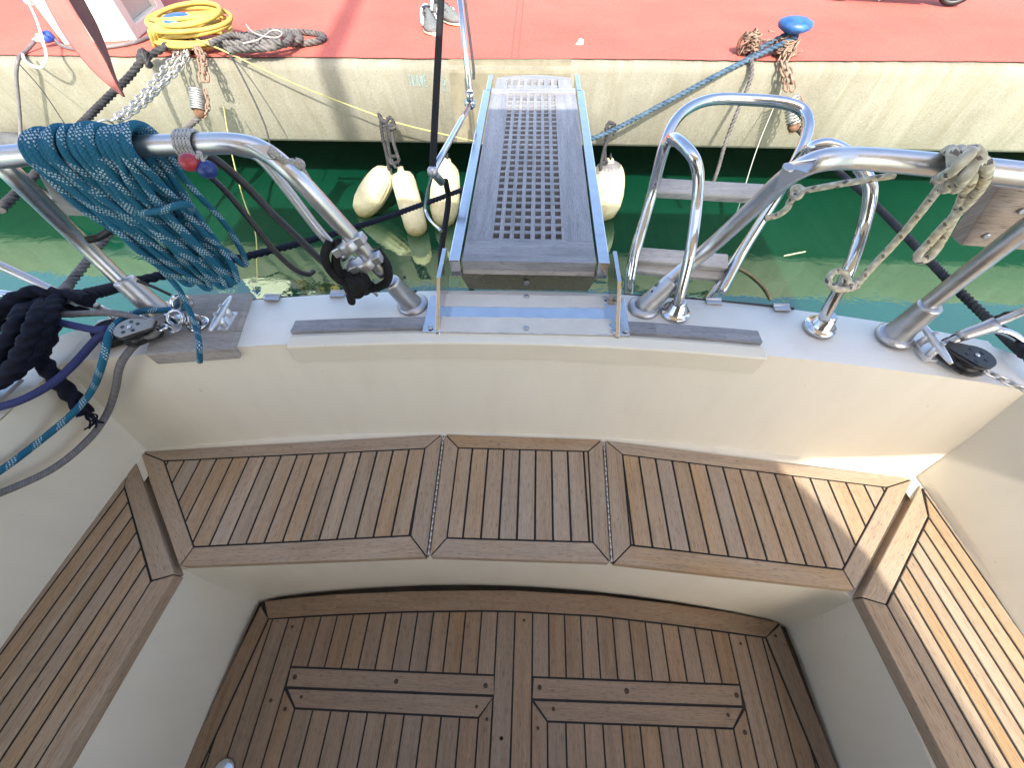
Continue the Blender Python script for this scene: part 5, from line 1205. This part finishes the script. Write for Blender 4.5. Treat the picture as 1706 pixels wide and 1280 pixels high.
# sneakers
def shoe(c, ang, label):
    root = empty('sneaker', tuple(c), label, 'shoe', 'pair of grey sneakers on the quay'); L, f = .35, Vector((math.cos(ang), math.sin(ang), 0)); s = Vector((-f.y, f.x, 0)); up = Vector((0, 0, 1))
    st = [(q_, w1*1.3, 0, h1*.95) for q_, w1, _o, h1 in [(0, .030, .0, .075), (.08, .036, .0, .085), (.2, .037, .0, .082), (.38, .036, .0, .085), (.52, .041, .0, .075), (.68, .047, .0, .055), (.82, .046, .0, .045), (.93, .034, .0, .036), (1, .012, .0, .026)]]
    def loft(secs, nm, mt):
        mb = MB(); rows = []
        for sec in secs: rows.append(mb.add(sec))
        for a, b in zip(rows, rows[1:]):
            n = len(a)
            for k in range(n): mb.face([a[k], a[(k+1) % n], b[(k+1) % n], b[k]], sm=True)
        mb.face(rows[0][::-1]); mb.face(rows[-1]); return mb.build(nm, mt, root)
    loft([[c+f*(q*L)+s*(w_*1.06*math.cos(2*math.pi*i/12))+up*(.011+.011*math.sin(2*math.pi*i/12)) for i in range(12)] for q, w_, _, h in st], 'rubber_sole', 'gum')
    loft([[c+f*(q*L)+s*(w_*math.cos(math.pi*i/10)*(1-.45*math.sin(math.pi*i/10)*(h/.08)))+up*(.022+(h-.0)*math.sin(math.pi*i/10)**.8) for i in range(11)] for q, w_, _, h in st[:9]], 'upper', 'shoe')
    loft([[c+f*(q*L)+s*(w_*1.02*math.cos(math.pi*i/8))+up*(.02+.085*math.sin(math.pi*i/8)**.7) for i in range(9)] for q, w_ in ((-.012, .034), (.03, .046), (.10, .051))], 'heel_tab', 'shoewhite')
    mb = MB(); mb.lathe([(.036, 0), (.030, .006), (.0, .007)], c+f*(.2*L)+up*.098, (0, 0, 1), 16); mb.build('collar_opening', 'black', root)
    mb = MB()
    for q in (.42, .50, .58, .66): mb.tube(smooth_path([c+f*(q*L)+s*.035+up*(.095-.10*(q-.3)), c+f*(q*L)+up*(.106-.10*(q-.3)), c+f*(q*L)-s*.035+up*(.095-.10*(q-.3))], 4), .006, 6)
    mb.build('laces', 'black', root)
    mb = MB()
    for sd in (-1, 1):
        for q in (.34, .44, .54): mb.tube([c+f*((q+.05)*L)+s*sd*.060+up*.030, c+f*(q*L)+s*sd*.046+up*.070], .007, 6)
    mb.build('stripes', 'shoewhite', root)
shoe(quay_pt(712, 36), R_(-72), "left grey sneaker with white side stripes on the red quay")
shoe(quay_pt(725, 26), R_(-48), "right grey sneaker half hidden by the black line on the red quay")
# paper scrap
mb = MB(); c_ = quay_pt(966, 73); mb.face(mb.add([c_+Vector((-.03, -.02, .003)), c_+Vector((.02, -.025, .004)), c_+Vector((.025, .02, .018)), c_+Vector((0, .035, .022)), c_+Vector((-.015, .01, .012))])); o = mb.build('paper_scrap', 'white'); s_ = o.modifiers.new('thick', 'SOLIDIFY'); s_.thickness = .002
tag(o, "crumpled scrap of white paper on the red quay", "litter")
# kick scooter at the top right: only a tyre reaches into the picture
wc = quay_pt(1582, 13)+Vector((0, .03, .138)); root = empty('kick_scooter', tuple(wc-Vector((0, 0, .138))), "black kick scooter whose wheel shows at the top right of the quay", "scooter")
def wheel(c):
    mb = MB(); ax_ = Vector((.25, 1, 0)).normalized(); t1 = Vector((1, -.25, 0)).normalized(); mb.tube([c+t1*(math.cos(2*math.pi*i/28)*.115)+Vector((0, 0, math.sin(2*math.pi*i/28)*.115)) for i in range(28)], .020, 10, closed=True); w_ = mb.build('wheel', 'rubber', root)
    mb = MB(); mb.lathe([(.094, -.012), (.094, .012), (.02, .018)], c, ax_, 22); mb.build('rim', 'cast', w_)
wheel(wc); w2 = wc+Vector((-.75, .19, 0)); wheel(w2)
mb = MB(); mb.box((wc+w2)/2+Vector((0, 0, -.02)), (w2-wc)*.34, Vector((.02, .075, 0)), (0, 0, .015)); mb.build('deck_board', 'black', root, bevel=.006)
mb = MB(); mb.tube([w2, w2+Vector((.08, 0, .95))], .018, 10); mb.tube([w2+Vector((.08, -.22, .95)), w2+Vector((.08, .22, .95))], .014, 10); mb.build('steering_column', 'black', root)
mb = MB(); mb.tube([quay_pt(1462, 2), quay_pt(1500, -20)+Vector((0, 0, .08))], .008, 8); mb.build('kickstand', 'cast', root)
tc = Q(72, 292, 3.02); mb = MB(); mb.tube([tc+Vector((math.cos(2*math.pi*i/36)*.25, .02*math.sin(2*math.pi*i/36), math.sin(2*math.pi*i/36)*.25)) for i in range(36)], .062, 14, closed=True)
tag(mb.build('tyre_fender', 'tyre'), "old grey tyre hung against the quay behind the blue rope hank", "tyre")
# floating twig and scraps
tag(tb('twig', 'brown', [P(1222, 442, WZ+.004), P(1250, 458, WZ+.006), P(1272, 478, WZ+.006), P(1284, 499, WZ+.004)], .008, None, 6, 5), "bare brown twig floating under the ladder", "twig")
tag(tb('reed', 'gum', [P(1306, 426, WZ+.005), P(1342, 419, WZ+.003)], .0035, None, 6, 3), "pale floating reed right of the ladder", "reed")

for o in list(bpy.data.objects):
    if '_b' in o: del o['_b']
